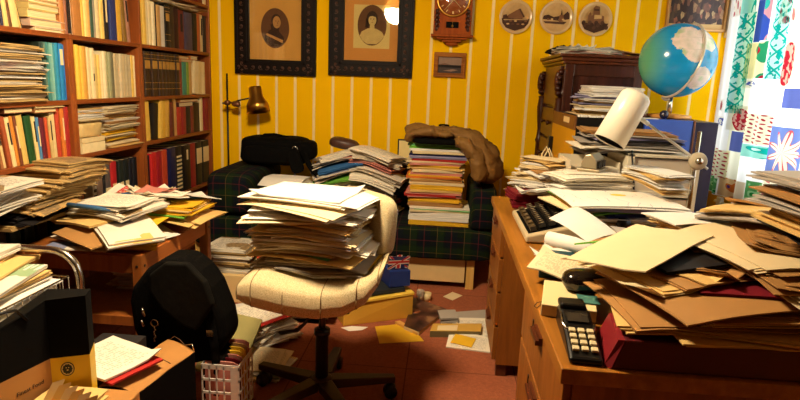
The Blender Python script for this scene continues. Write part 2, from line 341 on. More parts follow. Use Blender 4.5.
row("the corner bookcase's fourth shelf", 'books below the encyclopedias', 115, LV[2], U3[0]+.022, U3[1]-.022, [
 (146.5, 152, .245, 'book', 'bright yellow book', yel, None, -.04), (153, 158.5, .225, 'book', 'black leaning book', (26, 20, 16), None, .10), (160, 163.5, .245, 'book', 'yellow paperback', yel, None, .08), (163.5, 166.5, .245, 'book', 'golden yellow paperback', (206, 156, 50), None, .08), (166.5, 170, .245, 'book', 'ochre yellow book', (196, 150, 60), None, .08), (171.5, 175, .23, 'book', 'maroon brown book', (96, 40, 28)), (175, 178.5, .26, 'book', 'tall tan book', tan), (179, 183, .19, 'book', 'brick red book', (164, 46, 32)), (183, 187, .19, 'book', 'dark red book', (140, 34, 30)), (187, 192, .185, 'book', 'black book', (22, 24, 28)), (192, 195, .19, 'book', 'red-brown book', (112, 44, 32)), (195, 201.5, .21, 'book', 'wide dark brown book', (40, 26, 20)), (201.8, 204.5, .25, 'book', 'narrow cream book', cre), (204.8, 210.5, .25, 'book', 'crimson book', (128, 24, 40))])
RB = 'ring_binder'
row("the corner bookcase's binder shelf", 'binders in the corner bookcase', 165, LV[1], U3[0]+.022, U3[1]-.022, [
 (149.5, 152, .31, 'book', 'narrow black file', (28, 22, 30)), (152, 157.5, .32, RB, 'bright red ring binder', (196, 36, 36), None, 0, .25), (158, 163.5, .32, RB, 'crimson ring binder', (158, 28, 40), None, 0, .25), (164, 169.5, .32, RB, 'orange-red ring binder', (190, 66, 40), None, 0, .25), (170.5, 177, .325, RB, 'navy blue ring binder', (24, 26, 68), None, 0, .25), (177.3, 183.5, .325, RB, 'black binder with white diagonal stripes', (18, 16, 18), [(.08+.085*k, .12+.085*k, 2, .75) for k in range(9)], 0, .25), (184, 191.5, .32, RB, 'plain black ring binder', (22, 16, 16), [(.68, .9, 2, .2)], 0, .25), (192, 197.5, .32, RB, 'dark red ring binder', (140, 26, 36), None, 0, .25), (198, 203.8, .32, RB, 'black-green binder with cream label', (18, 24, 24), B_LAB, 0, .25), (204.2, 210.5, .32, RB, 'black binder with cream label', (20, 22, 26), B_LAB, 0, .25)])
# middle bookcase
row('top of the middle bookcase', 'books standing on the middle bookcase', 22, LV[4], U2[0]-.01, U2[1]-.01, [
 (71.5, 74.3, .245, 'book', 'slim white book', (230, 214, 182)), (74.5, 83, .26, 'box_file', 'wide tan box file', (176, 116, 58), None, 0, .24), (83.5, 86, .26, 'book', 'yellow paperback', yel), (86.3, 89, .26, 'book', 'cream yellow paperback', (232, 202, 120)), (89.2, 92, .255, 'book', 'orange-edged cream book', (212, 160, 84)), (92, 95, .25, 'book', 'dark green book', (42, 74, 56)), (95, 98, .25, 'book', 'grey book', (150, 142, 122)), (98, 102, .26, 'book', 'pale cream book', cre), (102, 105.6, .26, 'book', 'light yellow book', (226, 190, 100)), (105.8, 110.5, .255, 'book', 'black book', (26, 22, 22), B_TTL), (110.5, 117.5, .265, 'book', 'wide navy book', (40, 50, 104)), (117.5, 123.5, .265, 'book', 'golden yellow book', (216, 166, 58)), (124.5, 128.5, .25, 'book', 'leaning olive book', (130, 96, 40), None, -.08), (128.8, 132.5, .25, 'book', 'leaning pink-flecked book', (170, 120, 96), B_TXT, -.08)])
P_ = 'pamphlet'
row("the middle bookcase's pamphlet shelf", 'pamphlets on the middle bookcase', 70, LV[3], U2[0]+.022, U2[1]-.022, [
 (79, 82.2, .265, P_, 'bright yellow pamphlet', (230, 188, 70)), (82.2, 84.5, .26, P_, 'yellow pamphlet', (222, 176, 70)), (84.5, 88.5, .26, P_, 'orange-yellow pamphlet', (204, 150, 62)), (88.5, 92, .258, P_, 'cream pamphlet', cre), (92, 95.5, .255, P_, 'cream pamphlet with dark spot', cre, [(.35, .5, 3, .25)]), (95.5, 98.5, .225, P_, 'short straw pamphlet', (206, 176, 104)), (98.5, 101, .225, P_, 'short yellow pamphlet', (220, 184, 96)), (101, 103.5, .225, P_, 'short cream pamphlet', cre), (103.5, 107, .245, P_, 'pale cream pamphlet', (226, 210, 166)), (107, 109.5, .245, P_, 'green-grey pamphlet', (172, 168, 122)), (109.5, 112, .243, P_, 'sage green pamphlet', (150, 148, 108)), (112, 115, .243, P_, 'dark grey-green pamphlet', (104, 100, 76)), (115, 118, .24, P_, 'beige pamphlet', (190, 170, 130)), (118, 120.5, .24, P_, 'beige grey pamphlet', (182, 164, 128)), (120.5, 123.5, .24, P_, 'pale beige pamphlet', (196, 178, 140)), (123.5, 127, .24, P_, 'warm beige pamphlet', (192, 170, 128)), (127, 130, .24, P_, 'dull beige pamphlet', (180, 162, 124)), (130, 133, .238, P_, 'grey-beige pamphlet', (184, 168, 134)), (133, 135.5, .238, P_, 'yellow pamphlet', (220, 178, 84)), (135.5, 138, .236, P_, 'pale cream pamphlet', (226, 206, 156))])
row("the middle bookcase's binder shelf", 'binders in the middle bookcase', 175, LV[1], U2[0]+.022, U2[1]-.022, [
 (93, 97, .31, 'box_file', 'white file with dark pattern', (206, 196, 170), [(.1+.1*k, .15+.1*k, 3, .6) for k in range(8)], 0, .24), (97.5, 104, .325, RB, 'grey-brown ring binder', (112, 88, 72), None, 0, .25), (104.2, 106.5, .3, RB, 'narrow black binder', (20, 18, 20), None, 0, .25), (107, 113, .32, RB, 'grey binder with large cream label', (84, 74, 70), [(.22, .58, 2, .85)], 0, .25), (113.5, 119.5, .32, RB, 'red binder with cream label', (170, 28, 34), B_LOW, 0, .25), (120, 124.5, .32, RB, 'bottle green binder with label', (22, 32, 28), B_LOW, 0, .25), (125, 130, .32, RB, 'black-green binder with label', (18, 26, 26), B_LOW, 0, .25), (130.5, 134, .32, RB, 'navy binder', (16, 18, 30), None, 0, .25), (134.5, 138.5, .32, RB, 'dark navy binder', (14, 16, 26), None, 0, .25)])
# near bookcase
row('top of the near bookcase', 'books standing on the near bookcase', 22, LV[4], 2.2, U1[1]-.03, [
 (-4, 0, .24, 'book', 'red-brown book', (140, 66, 36)), (.2, 2.2, .25, 'book', 'leaning white book', (220, 204, 166), None, -.06), (2.4, 5, .25, 'book', 'leaning navy book', (34, 30, 60), None, -.07), (5.2, 9.5, .25, 'book', 'leaning cream book', (214, 184, 112), B_TXT, -.09), (10, 14, .25, 'book', 'leaning dark brown book', (96, 60, 32), None, -.12), (14.5, 21, .25, 'book', 'wide leaning cream book', (214, 186, 122), None, -.17), (21.5, 23.2, .24, 'book', 'leaning straw book', (190, 156, 90), None, -.22), (23.4, 25.4, .24, 'book', 'leaning black thin book', (36, 28, 22), None, -.26)])
row("the near bookcase's magazine shelf", 'teal journals on the near bookcase', 80, LV[3], 2.5, U1[1]-.022, [
 (44, 46, .26, 'journal', 'blackish green journal', (30, 44, 38)), (46, 48, .262, 'journal', 'dark green journal', (44, 70, 58)), (48, 50, .26, 'journal', 'green-grey journal', (84, 110, 92)), (50, 51.8, .262, 'journal', 'thin teal journal', (48, 116, 112)), (51.8, 53.6, .258, 'journal', 'pale teal journal', (96, 148, 138)), (53.6, 55.4, .262, 'journal', 'thin green-teal journal', (56, 124, 112)), (55.4, 57.4, .26, 'journal', 'light teal journal', (118, 164, 152)), (57.4, 59.4, .26, 'journal', 'teal journal', (40, 124, 140)), (59.4, 62.5, .262, 'journal', 'turquoise blue journal', (42, 134, 170)), (62.5, 66, .262, 'journal', 'blue journal with white title', (30, 118, 176), [(.62, .9, 2, .7)]), (66, 68.8, .258, 'journal', 'bright blue journal', (20, 100, 170))])
row("the near bookcase's leaning row", 'leaning books on the near bookcase', 145, LV[2], 2.19, U1[1]-.022, [
 (0, 3, .215, 'book', 'brown book with titled spine', (150, 96, 52), B_TXT, -.14), (3.3, 7, .215, 'book', 'cream book with dark title', (214, 184, 126), B_TXT, -.14), (8, 12, .215, 'book', 'leaning rust book', (150, 70, 34), None, -.13), (12.3, 16.5, .21, 'book', 'leaning wide cream book', (226, 200, 142), B_TXT, -.13), (17, 20, .215, 'book', 'leaning orange book', (198, 124, 44), None, -.12), (20.4, 23.4, .215, 'book', 'leaning brown striped book', (110, 56, 30), B_TTL, -.12), (23.8, 29.5, .215, 'book', 'leaning straw yellow book', (206, 172, 92), None, -.11), (30, 36.5, .21, 'book', 'leaning dark green book', (26, 70, 30), None, -.09), (36.8, 40, .205, 'book', 'leaning cream book with title', (220, 194, 130), B_TXT, -.08), (40.3, 43.5, .2, 'book', 'leaning blue and white book', (70, 120, 160), B_TTL, -.07), (44, 48.5, .195, 'book', 'leaning maroon book', (96, 26, 40), None, -.06), (48.8, 52, .195, 'book', 'leaning orange-red book', (186, 72, 36), None, -.05), (52.3, 55, .2, 'book', 'cream book with black stripe', (200, 170, 110), B_TXT, -.04), (55.3, 60, .215, 'book', 'pale cream book', (214, 190, 136), None, -.03), (60.3, 64, .235, 'book', 'brick red book', (176, 60, 34), None, -.02), (64.2, 67.5, .235, 'book', 'orange book with yellow lettering', (196, 110, 40), B_TTL, -.02), (67.8, 72, .24, 'book', 'dark red tall book', (156, 38, 34), None, 0)])
# books and boxes lying flat on the shelves
fb = lambda *a, **k: flatbook(*a, **k)
Ya = lambda x, y: onX(x, y, SX-.02)[1]
z = LV[4]
for k, (x0, x1, h, rgb, words) in enumerate([(33, 61, .016, (226, 204, 160), 'thin white book'), (28.5, 63, .034, (214, 178, 150), 'white book with red-brown spine end'), (27, 56, .036, (220, 190, 116), 'thick cream book'), (27, 59, .026, (216, 184, 110), 'cream book with black spine end'), (27, 58, .018, (206, 166, 110), 'slim straw book'), (27, 58, .045, (226, 196, 140), 'thick pale cream book')]):
    y0, y1 = Ya(x0, 25), Ya(x1, 25)
    fb('book', f'{words} lying on the near bookcase, {nth(6-k)} from the top', 'book', SX-.23, SX-.01, y0, y1, z+.0005, z+h, rgb, random.uniform(-.03, .03), 'books lying on the near bookcase'); z += h+.001
book('box_file', Ya(59.5, 25), Ya(64, 25), LV[4]+.0005, .26, .22, (186, 120, 64))['label'] = 'tan box file standing beside the flat books on the near bookcase top'
book('box_file', Ya(64.4, 25), Ya(70.8, 25), LV[4]+.0005, .27, .24, (140, 84, 56), band=[(.02, .98, 3, .5), (.0, 1., 2, .06)])['label'] = 'brown patterned magazine file on the near bookcase top'
for o in COL.objects:
    if o.name.startswith('box_file') and 'category' not in o: o['category'] = 'box file'
z = LV[2]+.226
fb('book', 'dark brown book lying across the leaning books of the near bookcase', 'book', SX-.2, SX-.01, Ya(2, 115), Ya(32, 115), z, z+.022, (90, 50, 28))
fb('book', 'tan paperback lying flat above the leaning maroon book', 'book', SX-.2, SX-.01, Ya(33, 118), Ya(56, 118), z-.006, z+.014, (150, 98, 52))
fb('book', 'pale cream paperback lying on the tan one, near bookcase', 'book', SX-.2, SX-.005, Ya(33, 112), Ya(62, 112), z+.016, z+.036, (226, 200, 144))
z = LV[3]+.2265
fb('book', 'tan book lying flat above the teal green book in the corner bookcase', 'book', SX-.2, SX-.02, Ya(181, 60), Ya(193, 60), z, z+.018, (176, 110, 60))
fb('book', 'brown book lying on the tan one in the corner bookcase', 'book', SX-.2, SX-.025, Ya(180, 56), Ya(190, 56), z+.019, z+.037, (196, 130, 66))
fb('book', 'small orange-brown book on the flat pair in the corner bookcase', 'book', SX-.2, SX-.02, Ya(190.5, 56), Ya(198, 56), z+.019, z+.045, (184, 116, 62))
z = LV[2]+.1915
fb('book', 'thick dark maroon book lying flat on the red books', 'book', SX-.2, SX-.02, Ya(179, 105), Ya(193.5, 105), z, z+.03, (60, 26, 26))
fb('book', 'brown paperback lying on the dark maroon flat book', 'book', SX-.2, SX-.015, Ya(179.5, 103), Ya(198, 103), z+.031, z+.05, (178, 110, 50))
# ------------------------------------------------------------------ sheets, sheaves and piles that rest on what lies under them
class HF:
    def __init__(s, x0, y0, x1, y1, cell=.012, base=-9.0):
        s.x0, s.y0, s.c = x0, y0, cell; s.nx = int((x1-x0)/cell)+1; s.ny = int((y1-y0)/cell)+1
        s.X = x0+cell*np.arange(s.nx)[:, None]+np.zeros((1, s.ny)); s.Y = y0+cell*np.arange(s.ny)[None, :]+np.zeros((s.nx, 1)); s.H = np.full((s.nx, s.ny), base)
    def rect(s, x0, x1, y0, y1, z, rot=0):
        cx, cy = (x0+x1)/2, (y0+y1)/2; c, q = math.cos(rot), math.sin(rot); dx, dy = s.X-cx, s.Y-cy
        u, v = dx*c+dy*q, -dx*q+dy*c; m = (abs(u) <= (x1-x0)/2+s.c*.6) & (abs(v) <= (y1-y0)/2+s.c*.6)
        s.H[m] = np.maximum(s.H[m], z if not callable(z) else z(s.X, s.Y)[m]); return s
    def drape(s, x, y, k):
        r = int(.40/s.c); ix = int((x.mean()-s.x0)/s.c); iy = int((y.mean()-s.y0)/s.c)
        a0, a1, b0, b1 = max(ix-r, 0), min(ix+r+1, s.nx), max(iy-r, 0), min(iy+r+1, s.ny)
        cx, cy, h = s.X[a0:a1, b0:b1].ravel(), s.Y[a0:a1, b0:b1].ravel(), s.H[a0:a1, b0:b1].ravel()
        return x, y, cx, cy, h, k
M_ = {}
def pk(key, c, kind, name, cat, words, d=.32): M_[key] = (paper('paper_'+key, c, kind), edges('edge_'+key, c, d), name, cat, words)
pk('white', WHITE, 'plain', 'paper_sheaf', 'papers', 'white paper sheaf', .42)
pk('print', S(236, 226, 204), 'print', 'printed_letter', 'papers', 'printed white letter', .42)
pk('cream', CREAM, 'plain', 'paper_sheaf', 'papers', 'cream paper sheaf')
pk('creamp', S(226, 206, 164), 'print', 'printed_report', 'papers', 'cream printed report')
pk('manila', MANILA, 'plain', 'manila_folder', 'folder', 'manila folder')
pk('kraft', KRAFT, 'plain', 'kraft_envelope', 'envelope', 'brown kraft envelope')
pk('grey', S(170, 160, 148), 'plain', 'paper_sheaf', 'papers', 'grey paper sheaf')
pk('yellow', S(228, 178, 40), 'plain', 'yellow_folder', 'folder', 'yellow folder')
pk('green', S(110, 176, 60), 'plain', 'green_folder', 'folder', 'green folder')
pk('mint', S(122, 200, 122), 'plain', 'green_folder', 'folder', 'mint green sheet')
pk('red', S(176, 40, 34), 'plain', 'red_folder', 'folder', 'red folder')
pk('maroon', S(110, 16, 30), 'plain', 'maroon_folder', 'folder', 'maroon folder')
pk('blue', S(54, 104, 160), 'plain', 'blue_folder', 'folder', 'blue folder')
pk('navy', S(32, 34, 78), 'plain', 'blue_folder', 'folder', 'navy folder')
pk('lilac', S(150, 144, 176), 'plain', 'paper_sheaf', 'papers', 'lilac paper sheaf')
pk('pink', S(206, 132, 116), 'plain', 'pink_folder', 'folder', 'pink folder')
pk('orange', S(206, 112, 40), 'plain', 'orange_folder', 'folder', 'orange folder')
pk('olive', S(150, 140, 84), 'plain', 'olive_folder', 'folder', 'olive folder')
pk('black', S(28, 24, 24), 'plain', 'black_folder', 'folder', 'black folder')
pk('news', S(190, 156, 98), 'news', 'newspaper', 'newspaper', 'folded newspaper', .14)
pk('newsw', S(216, 206, 186), 'news', 'newspaper', 'newspaper', 'folded pale newspaper', .4)
pk('mag', S(214, 200, 176), 'cover', 'magazine', 'magazine', 'colour magazine')
pk('sketch', S(240, 234, 220), 'sketch', 'map_sheet', 'papers', 'white sheet with a hand-drawn map')
PART = {'mag': 1}
def sheetpts(cx, cy, rot, w, l, nx, ny):
    u = np.linspace(-.5, .5, nx+1)[None, :]*w+np.zeros((ny+1, 1)); v = np.linspace(-.5, .5, ny+1)[:, None]*l+np.zeros((1, nx+1))
    c, s_ = math.cos(rot), math.sin(rot); return cx+u*c-v*s_, cy+u*s_+v*c, u/w*2, v/l*2
def place(hf, key, cx, cy, rot, w, l, t=.006, layers=2, jit=.006, k=.12, curl=0, label=None, name=None, cat=None, group=None, eps=.0003, lift=None, wave=0):
    """lay one document (a few leaves) on the height field, sagging over whatever is there"""
    if label: random.seed(label)
    nx, ny = max(4, int(w/.045)), max(4, int(l/.045)); b = MB(); lt = t/layers
    for j in range(layers):
        jx, jy, jr = (random.gauss(0, jit), random.gauss(0, jit), random.gauss(0, jit*4)) if j else (0, 0, 0)
        x, y, U, V = sheetpts(cx+jx, cy+jy, rot+jr, w, l, nx, ny)
        X, Y, hx, hy, hh, kk = hf.drape(x, y, k)
        c_, s_ = math.cos(rot+jr), math.sin(rot+jr); ex, ey = hx-(cx+jx), hy-(cy+jy)
        ok = (hh > -5) & (np.abs(ex*c_+ey*s_) <= w/2+hf.c*.5) & (np.abs(-ex*s_+ey*c_) <= l/2+hf.c*.5)
        if not ok.any(): ok = hh > -5
        hx, hy, hh = hx[ok], hy[ok], hh[ok]
        d = np.hypot(X.ravel()[:, None]-hx[None, :], Y.ravel()[:, None]-hy[None, :])
        z = (hh[None, :]-kk*np.maximum(d-hf.c*.8, 0)-.35*d*d).max(1).reshape(X.shape)+eps
        z0_ = z.copy()
        if curl: z = z+curl*(np.maximum(0, abs(U)-.55)/.45)**2*(np.maximum(0, abs(V)-.4)/.6)*np.where(U*V*(1 if random.random() < .5 else -1) > 0, 1, .15)
        if wave: z = z+wave*(.5+.5*np.sin(U*2.2+j+cx*40))*(.5+.5*np.cos(V*1.9+cy*31))
        if lift: z = z+lift*np.maximum(0, U if lift > 0 else -U)**2
        b.slab([[(X[a, c], Y[a, c], z[a, c]) for c in range(nx+1)] for a in range(ny+1)], lt*.96, nx, ny, 0, 1)
        # raise the height field
        c_, s_ = math.cos(rot+jr), math.sin(rot+jr); dx, dy = hf.X-(cx+jx), hf.Y-(cy+jy)
        u, v = (dx*c_+dy*s_)/w+.5, (-dx*s_+dy*c_)/l+.5
        m = (u > -hf.c*.5/w) & (u < 1+hf.c*.5/w) & (v > -hf.c*.5/l) & (v < 1+hf.c*.5/l)
        if m.any():
            uu, vv = np.clip(u[m], 0, 1)*nx, np.clip(v[m], 0, 1)*ny; i0, j0 = np.minimum(uu.astype(int), nx-1), np.minimum(vv.astype(int), ny-1); fu, fv = uu-i0, vv-j0
            zz = z0_[j0, i0]*(1-fu)*(1-fv)+z0_[j0, i0+1]*fu*(1-fv)+z0_[j0+1, i0]*(1-fu)*fv+z0_[j0+1, i0+1]*fu*fv
            hf.H[m] = np.maximum(hf.H[m], zz+lt)
    mt, me, nm, ct, words = M_[key]
    return obj(name or nm, b, [mt, me], label=label or words, cat=cat or ct, group=group)
def pick(pal):
    r = random.random()*sum(p[0] for p in pal)
    for w, key in pal:
        r -= w
        if r <= 0: return key
    return pal[-1][1]
PILES = []
def pile(hf, n, cx, cy, rot, where, group, pal, size=(.21, .297), sj=.03, pos=.02, rj=.08, tr=(.004, .011), layers=(2, 3), k=.1, curl=.0, top=None, path=None, wave=0):
    """n documents; path(f) -> (dx, dy, rot) for f in 0..1 shifts the pile as it grows; labels count from the top"""
    out = []; random.seed(where)
    for i in range(n):
        f = i/max(1, n-1); dx, dy, dr = path(f) if path else (0, 0, 0)
        key = pick(pal); w, l = size[0]+random.uniform(-sj, sj*.4), size[1]+random.uniform(-sj, sj*.4)
        o = place(hf, key, cx+dx+random.gauss(0, pos), cy+dy+random.gauss(0, pos), rot+dr+random.gauss(0, rj), w, l, random.uniform(*tr), random.randint(layers[0]+1, layers[1]+1), .011, k, curl*random.random(), wave=wave*random.random())
        out.append((o, M_[key][4]))
    for i, (o, words) in enumerate(out):
        o['label'] = f'{words} in {where}, '+('topmost' if i == n-1 else f'{nth(n-i)} from the top'); o['group'] = group
    return [o for o, _ in out]
# papers lying on the bookcases
z0 = LV[4]+.2725
hf = HF(SX-.3, 3.3, SX+.1, 4.4).rect(SX-.25, SX-.02, 3.38, 4.36, z0)
pile(hf, 9, SX-.11, 3.86, PI/2, 'the heap lying on the corner bookcase books', 'papers lying on the corner bookcase books', [(3, 'cream'), (2, 'kraft'), (2, 'manila'), (1, 'white')], size=(.2, .27), pos=.015, rj=.2, tr=(.003, .006), path=lambda f: (0, .3*math.sin(f*19), 0), curl=.012)
# newspapers on the near bookcase
hf = HF(SX-.3, 1.9, SX+.16, 2.6).rect(SX-.27, SX-.005, 1.9, 2.55, LV[3])
pile(hf, 15, SX-.115, 2.335, 0, "the near bookcase's newspaper stack", 'newspapers stacked on the near bookcase', [(7, 'news'), (1, 'manila'), (.6, 'white'), (1.4, 'mag'), (.5, 'red')], size=(.21, .37), sj=.012, pos=.010, rj=.03, tr=(.011, .022), layers=(2, 3), k=.06)
# two stacks on the middle bookcase
hf = HF(SX-.3, 2.7, SX+.16, 3.4).rect(SX-.27, SX-.005, 2.73, 3.32, LV[2])
y0, y1, y2 = Ya(79, 130), Ya(103, 130), Ya(139, 130)
fb('archive_box', 'white cardboard box lowest in the left stack on the middle bookcase', 'box', SX-.25, SX-.01, y0, y1-.004, LV[2]+.0005, LV[2]+.05, (230, 210, 160), pages=False)
fb('archive_box', 'cream flat box on the white one, middle bookcase left stack', 'box', SX-.25, SX-.01, y0+.004, y1-.006, LV[2]+.053, LV[2]+.076, (222, 198, 146), pages=False)
pb = obj('paper_parcel', MB().blob((SX-.125, (y0+y1)/2, LV[2]+.117), (.115, (y1-y0)/2-.004, .04), .3, bump=.035, fr=30), flat('parchment_wrap', S(206, 176, 116), .45, .25, 25, bump=.3), label='crumpled straw paper parcel on the boxes in the middle bookcase', cat='parcel')
hf.rect(SX-.25, SX-.01, y0, y1-.004, LV[2]+.158)
pile(hf, 6, SX-.125, (y0+y1)/2, 0, 'the papers on the wrapped parcel', 'papers on the parcel', [(2, 'cream'), (2, 'white'), (1, 'manila')], size=(.21, .22), sj=.01, pos=.006, rj=.03, tr=(.007, .013), k=.05)
hf = HF(SX-.3, 2.7, SX+.16, 3.4).rect(SX-.27, SX-.005, y1, 3.32, LV[2])
pile(hf, 17, SX-.125, (y1+y2)/2+.015, 0, "the middle bookcase's right stack", 'magazines stacked on the middle bookcase', [(4, 'manila'), (3, 'creamp'), (1, 'yellow'), (2, 'kraft'), (1, 'mag')], size=(.21, .34), sj=.03, pos=.011, rj=.05, tr=(.008, .018), k=.06)
# bottom shelf of the near bookcase: dark binders, then bundles of newspapers spilling out towards the room
hf = HF(SX-.3, 1.75, SX+.34, 2.9).rect(SX-.27, SX-.002, 1.77, 2.68, LV[1]+.17)
for k in range(7):
    y = 1.98+k*.085
    o = book('ring_binder', y, y+.062, LV[1]+.0005, .168, .25, [(22, 40, 26), (18, 30, 22), (30, 24, 18)][k % 3]); o['label'] = f"low dark file under the newspaper bundles, {nth(k+1)} from the bookcase's near end"; o['category'] = 'file'; o['group'] = 'files under the newspaper bundles'
hf.rect(SX-.02, SX+.10, 1.95, 2.72, LV[1]+.17)
pile(hf, 13, SX-.03, 2.26, .02, 'the newspaper bundle spilling off the near bookcase', 'newspaper bundle on the near bookcase', [(6, 'news'), (1, 'manila'), (.7, 'black')], size=(.28, .34), sj=.02, pos=.008, rj=.05, tr=(.014, .022), k=.25, layers=(2, 3), path=lambda f: (.05*f, .30*f, 0))
pile(hf, 5, SX-.02, 2.02, .05, 'the white bundle on the near bookcase', 'white bundle on the near bookcase', [(4, 'white'), (3, 'newsw'), (2, 'print'), (1, 'grey')], size=(.27, .36), sj=.03, pos=.02, rj=.12, tr=(.010, .019), k=.08, path=lambda f: (.05*f, .03*f, 0))
# ------------------------------------------------------------------ things hanging on the striped wall
def picframe(name, label, cat, x0, x1, z0, z1, fw, mat, depth=.035, carve=0, inner=None, loc_y=YB-.002):
    t = thing(name, label, cat, ((x0+x1)/2, loc_y-depth/2, z0)); y1 = loc_y; y0 = y1-depth
    b = MB()
    for (a0, a1, c0, c1) in ((x0, x1, z0, z0+fw), (x0, x1, z1-fw, z1), (x0, x0+fw, z0+fw, z1-fw), (x1-fw, x1, z0+fw, z1-fw)): b.box(a0, a1, y0, y1, c0, c1)
    g = fw*.12
    for (a0, a1, c0, c1) in ((x0+g, x1-g, z0+g, z0+2.2*g), (x0+fw-2.4*g, x0+fw-g, z0+fw-2.4*g, z1-fw+2.4*g), (x1-fw+g, x1-fw+2.4*g, z0+fw-2.4*g, z1-fw+2.4*g), (x0+fw-2.4*g, x1-fw+2.4*g, z0+fw-2.4*g, z0+fw-g), (x0+g, x0+2.2*g, z0+g, z1-g), (x1-2.2*g, x1-g, z0+g, z1-g)): b.box(a0, a1, y0-.006, y0, c0, c1)
    obj('frame', b, mat, t, bevel=.003)
    if carve:   # scrolls and rosettes carved into the frame
        c = MB(); rs = random.Random(3)
        for side in range(4):
            Lh = (x1-x0) if side < 2 else (z1-z0); n = int(Lh/.052)
            for k in range(n):
                q = (k+.5)/n*Lh; zz = 1 if k % 2 else -1
                px_, pz_ = ((x0+q, (z0 if side == 0 else z1-fw)+fw*.5) if side < 2 else ((x0 if side == 2 else x1-fw)+fw*.5, z0+q))
                c.blob((px_, y0-.001, pz_), (.010, .007, .010), 1, 8, 6)
                pts = [(px_+zz*.006*a*math.cos(a*1.5)*(1 if side < 2 else .8), y0-.001, pz_+.006*a*math.sin(a*1.5)) for a in [.9+.35*i for i in range(9)]]
                c.tube(pts, .0034, 5)
        obj('carved_trim', c, flat('glinting_carved_oak', S(84, 46, 22), .4, .5, 40), t)  # browner than the frame, gold glints put into the colour
    return t, y0, y1
m_ebony = flat('ebony_frame', S(22, 12, 8), .5, .3, 30, spec=.12)
m_matA = flat('amber_mat', S(214, 156, 66), .8, .16, 5); m_matB = flat('orange_mat', S(206, 138, 56), .8, .1, 5)
m_card = flat('cream_card', S(214, 186, 108), .8, .06, 5)
sep = lambda k, *c: flat('sepia_'+k, S(*c), .9, .2, 25)
s_d, s_m, s_l, s_h = sep('dark', 54, 34, 20), sep('mid', 104, 66, 34), sep('light', 190, 136, 70), sep('pale', 206, 176, 104)
t = NT('picture_glass'); tr = t.n('BsdfTransparent'); gl = t.n('BsdfGlossy', Roughness=.02); mx = t.n('MixShader', Fac=.045); t.set(mx.inputs[1], tr.outputs[0]); t.set(mx.inputs[2], gl.outputs[0]); t.set(t.out.inputs[0], mx.outputs[0]); m_pglass = t.m
def oval(cx, cz, rx, rz, n=36): return [(cx+rx*math.cos(2*PI*k/n), cz+rz*math.sin(2*PI*k/n)) for k in range(n)]
def portrait(x0, x1, z0, z1, fw, cx, cz, lady):
    lab = 'carved black frame with oval portrait of a woman in a pale dress' if lady else 'carved black frame with oval portrait of a man in a dark coat'
    t, y0, y1 = picframe('portrait_picture', lab, 'picture', x0, x1, z0, z1, fw, m_ebony, .035, 1)
    yb = y1-.008
    obj('mount', MB().box(x0+fw-.003, x1-fw+.003, yb, y1-.003, z0+fw-.003, z1-fw+.003), m_matB if lady else m_matA, t)
    b = MB(); rx, rz = .108, .145
    if lady: b.box(cx-.137, cx+.133, yb-.002, yb, cz-.165, cz+.145, 4)
    b.plate(oval(cx, cz, rx, rz), yb-.003, yb-.002, 1)
    e = yb-.0035
    if lady:
        b.plate([(cx-.09, cz-.075), (cx-.075, cz-.045), (cx-.03, cz-.022), (cx+.03, cz-.022), (cx+.075, cz-.045), (cx+.092, cz-.075), (cx+.07, cz-.108), (cx+.035, cz-.133), (cx-.035, cz-.133), (cx-.07, cz-.108)], e, yb-.003, 3)
        b.plate(oval(cx, cz+.046, .042, .056, 24), e-.0003, yb-.003, 0); b.plate([(cx-.046, cz+.05), (cx-.05, cz-.015), (cx-.026, cz-.02), (cx-.024, cz+.03)], e-.0003, yb-.003, 0)
        b.plate([(cx-.017, cz-.03), (cx+.019, cz-.03), (cx+.017, cz+.02), (cx-.015, cz+.02)], e-.0005, yb-.003, 3)
        b.plate(oval(cx+.002, cz+.036, .029, .039, 24), e-.0008, yb-.003, 3)
        for dx in (-.011, .011): b.plate(oval(cx+dx, cz+.044, .005, .0025, 10), e-.0011, yb-.003, 0); b.plate([(cx+dx-.006, cz+.049), (cx+dx+.006, cz+.049), (cx+dx+.005, cz+.051), (cx+dx-.005, cz+.051)], e-.0011, yb-.003, 1)
        b.plate([(cx+.001, cz+.04), (cx+.005, cz+.029), (cx-.001, cz+.029)], e-.0011, yb-.003, 2); b.plate(oval(cx+.002, cz+.019, .007, .002, 10), e-.0011, yb-.003, 1)
        for k in range(5): b.plate(oval(cx-.02+.01*k, cz+.073-.003*abs(k-2), .008, .007, 10), e-.0012, yb-.003, 0)
    else:
        b.plate([(cx-.08, cz-.09), (cx-.078, cz-.06), (cx-.04, cz-.01), (cx+.02, cz-.01), (cx+.065, cz-.06), (cx+.072, cz-.095), (cx+.03, cz-.132), (cx-.03, cz-.132)], e, yb-.003, 0)
        b.plate([(cx-.07, cz-.05), (cx-.062, cz-.036), (cx+.062, cz-.085), (cx+.056, cz-.105)], e-.0004, yb-.003, 2)
        b.plate([(cx-.03, cz-.015), (cx+.03, cz-.02), (cx+.03, cz+.02), (cx-.035, cz+.03)], e-.0004, yb-.003, 0)
        b.plate(oval(cx+.008, cz+.056, .037, .046, 24), e-.0005, yb-.003, 0); b.plate(oval(cx+.013, cz+.044, .030, .044, 24), e-.0008, yb-.003, 2)
        for dx in (.006, .026): b.plate(oval(cx+dx, cz+.052, .005, .0025, 10), e-.0011, yb-.003, 0)
        b.plate([(cx+.016, cz+.048), (cx+.022, cz+.034), (cx+.014, cz+.034)], e-.0011, yb-.003, 1); b.plate(oval(cx+.017, cz+.022, .008, .002, 10), e-.0011, yb-.003, 1)
    obj('print', b, [s_d, s_m, s_l, s_h, m_card], t)
    obj('glass', MB().box(x0+fw-.002, x1-fw+.002, y1-.016, y1-.0145, z0+fw-.002, z1-fw+.002), m_pglass, t)
portrait(-1.607, -.985, 1.312, 2.18, .112, -1.30, 1.655, False)
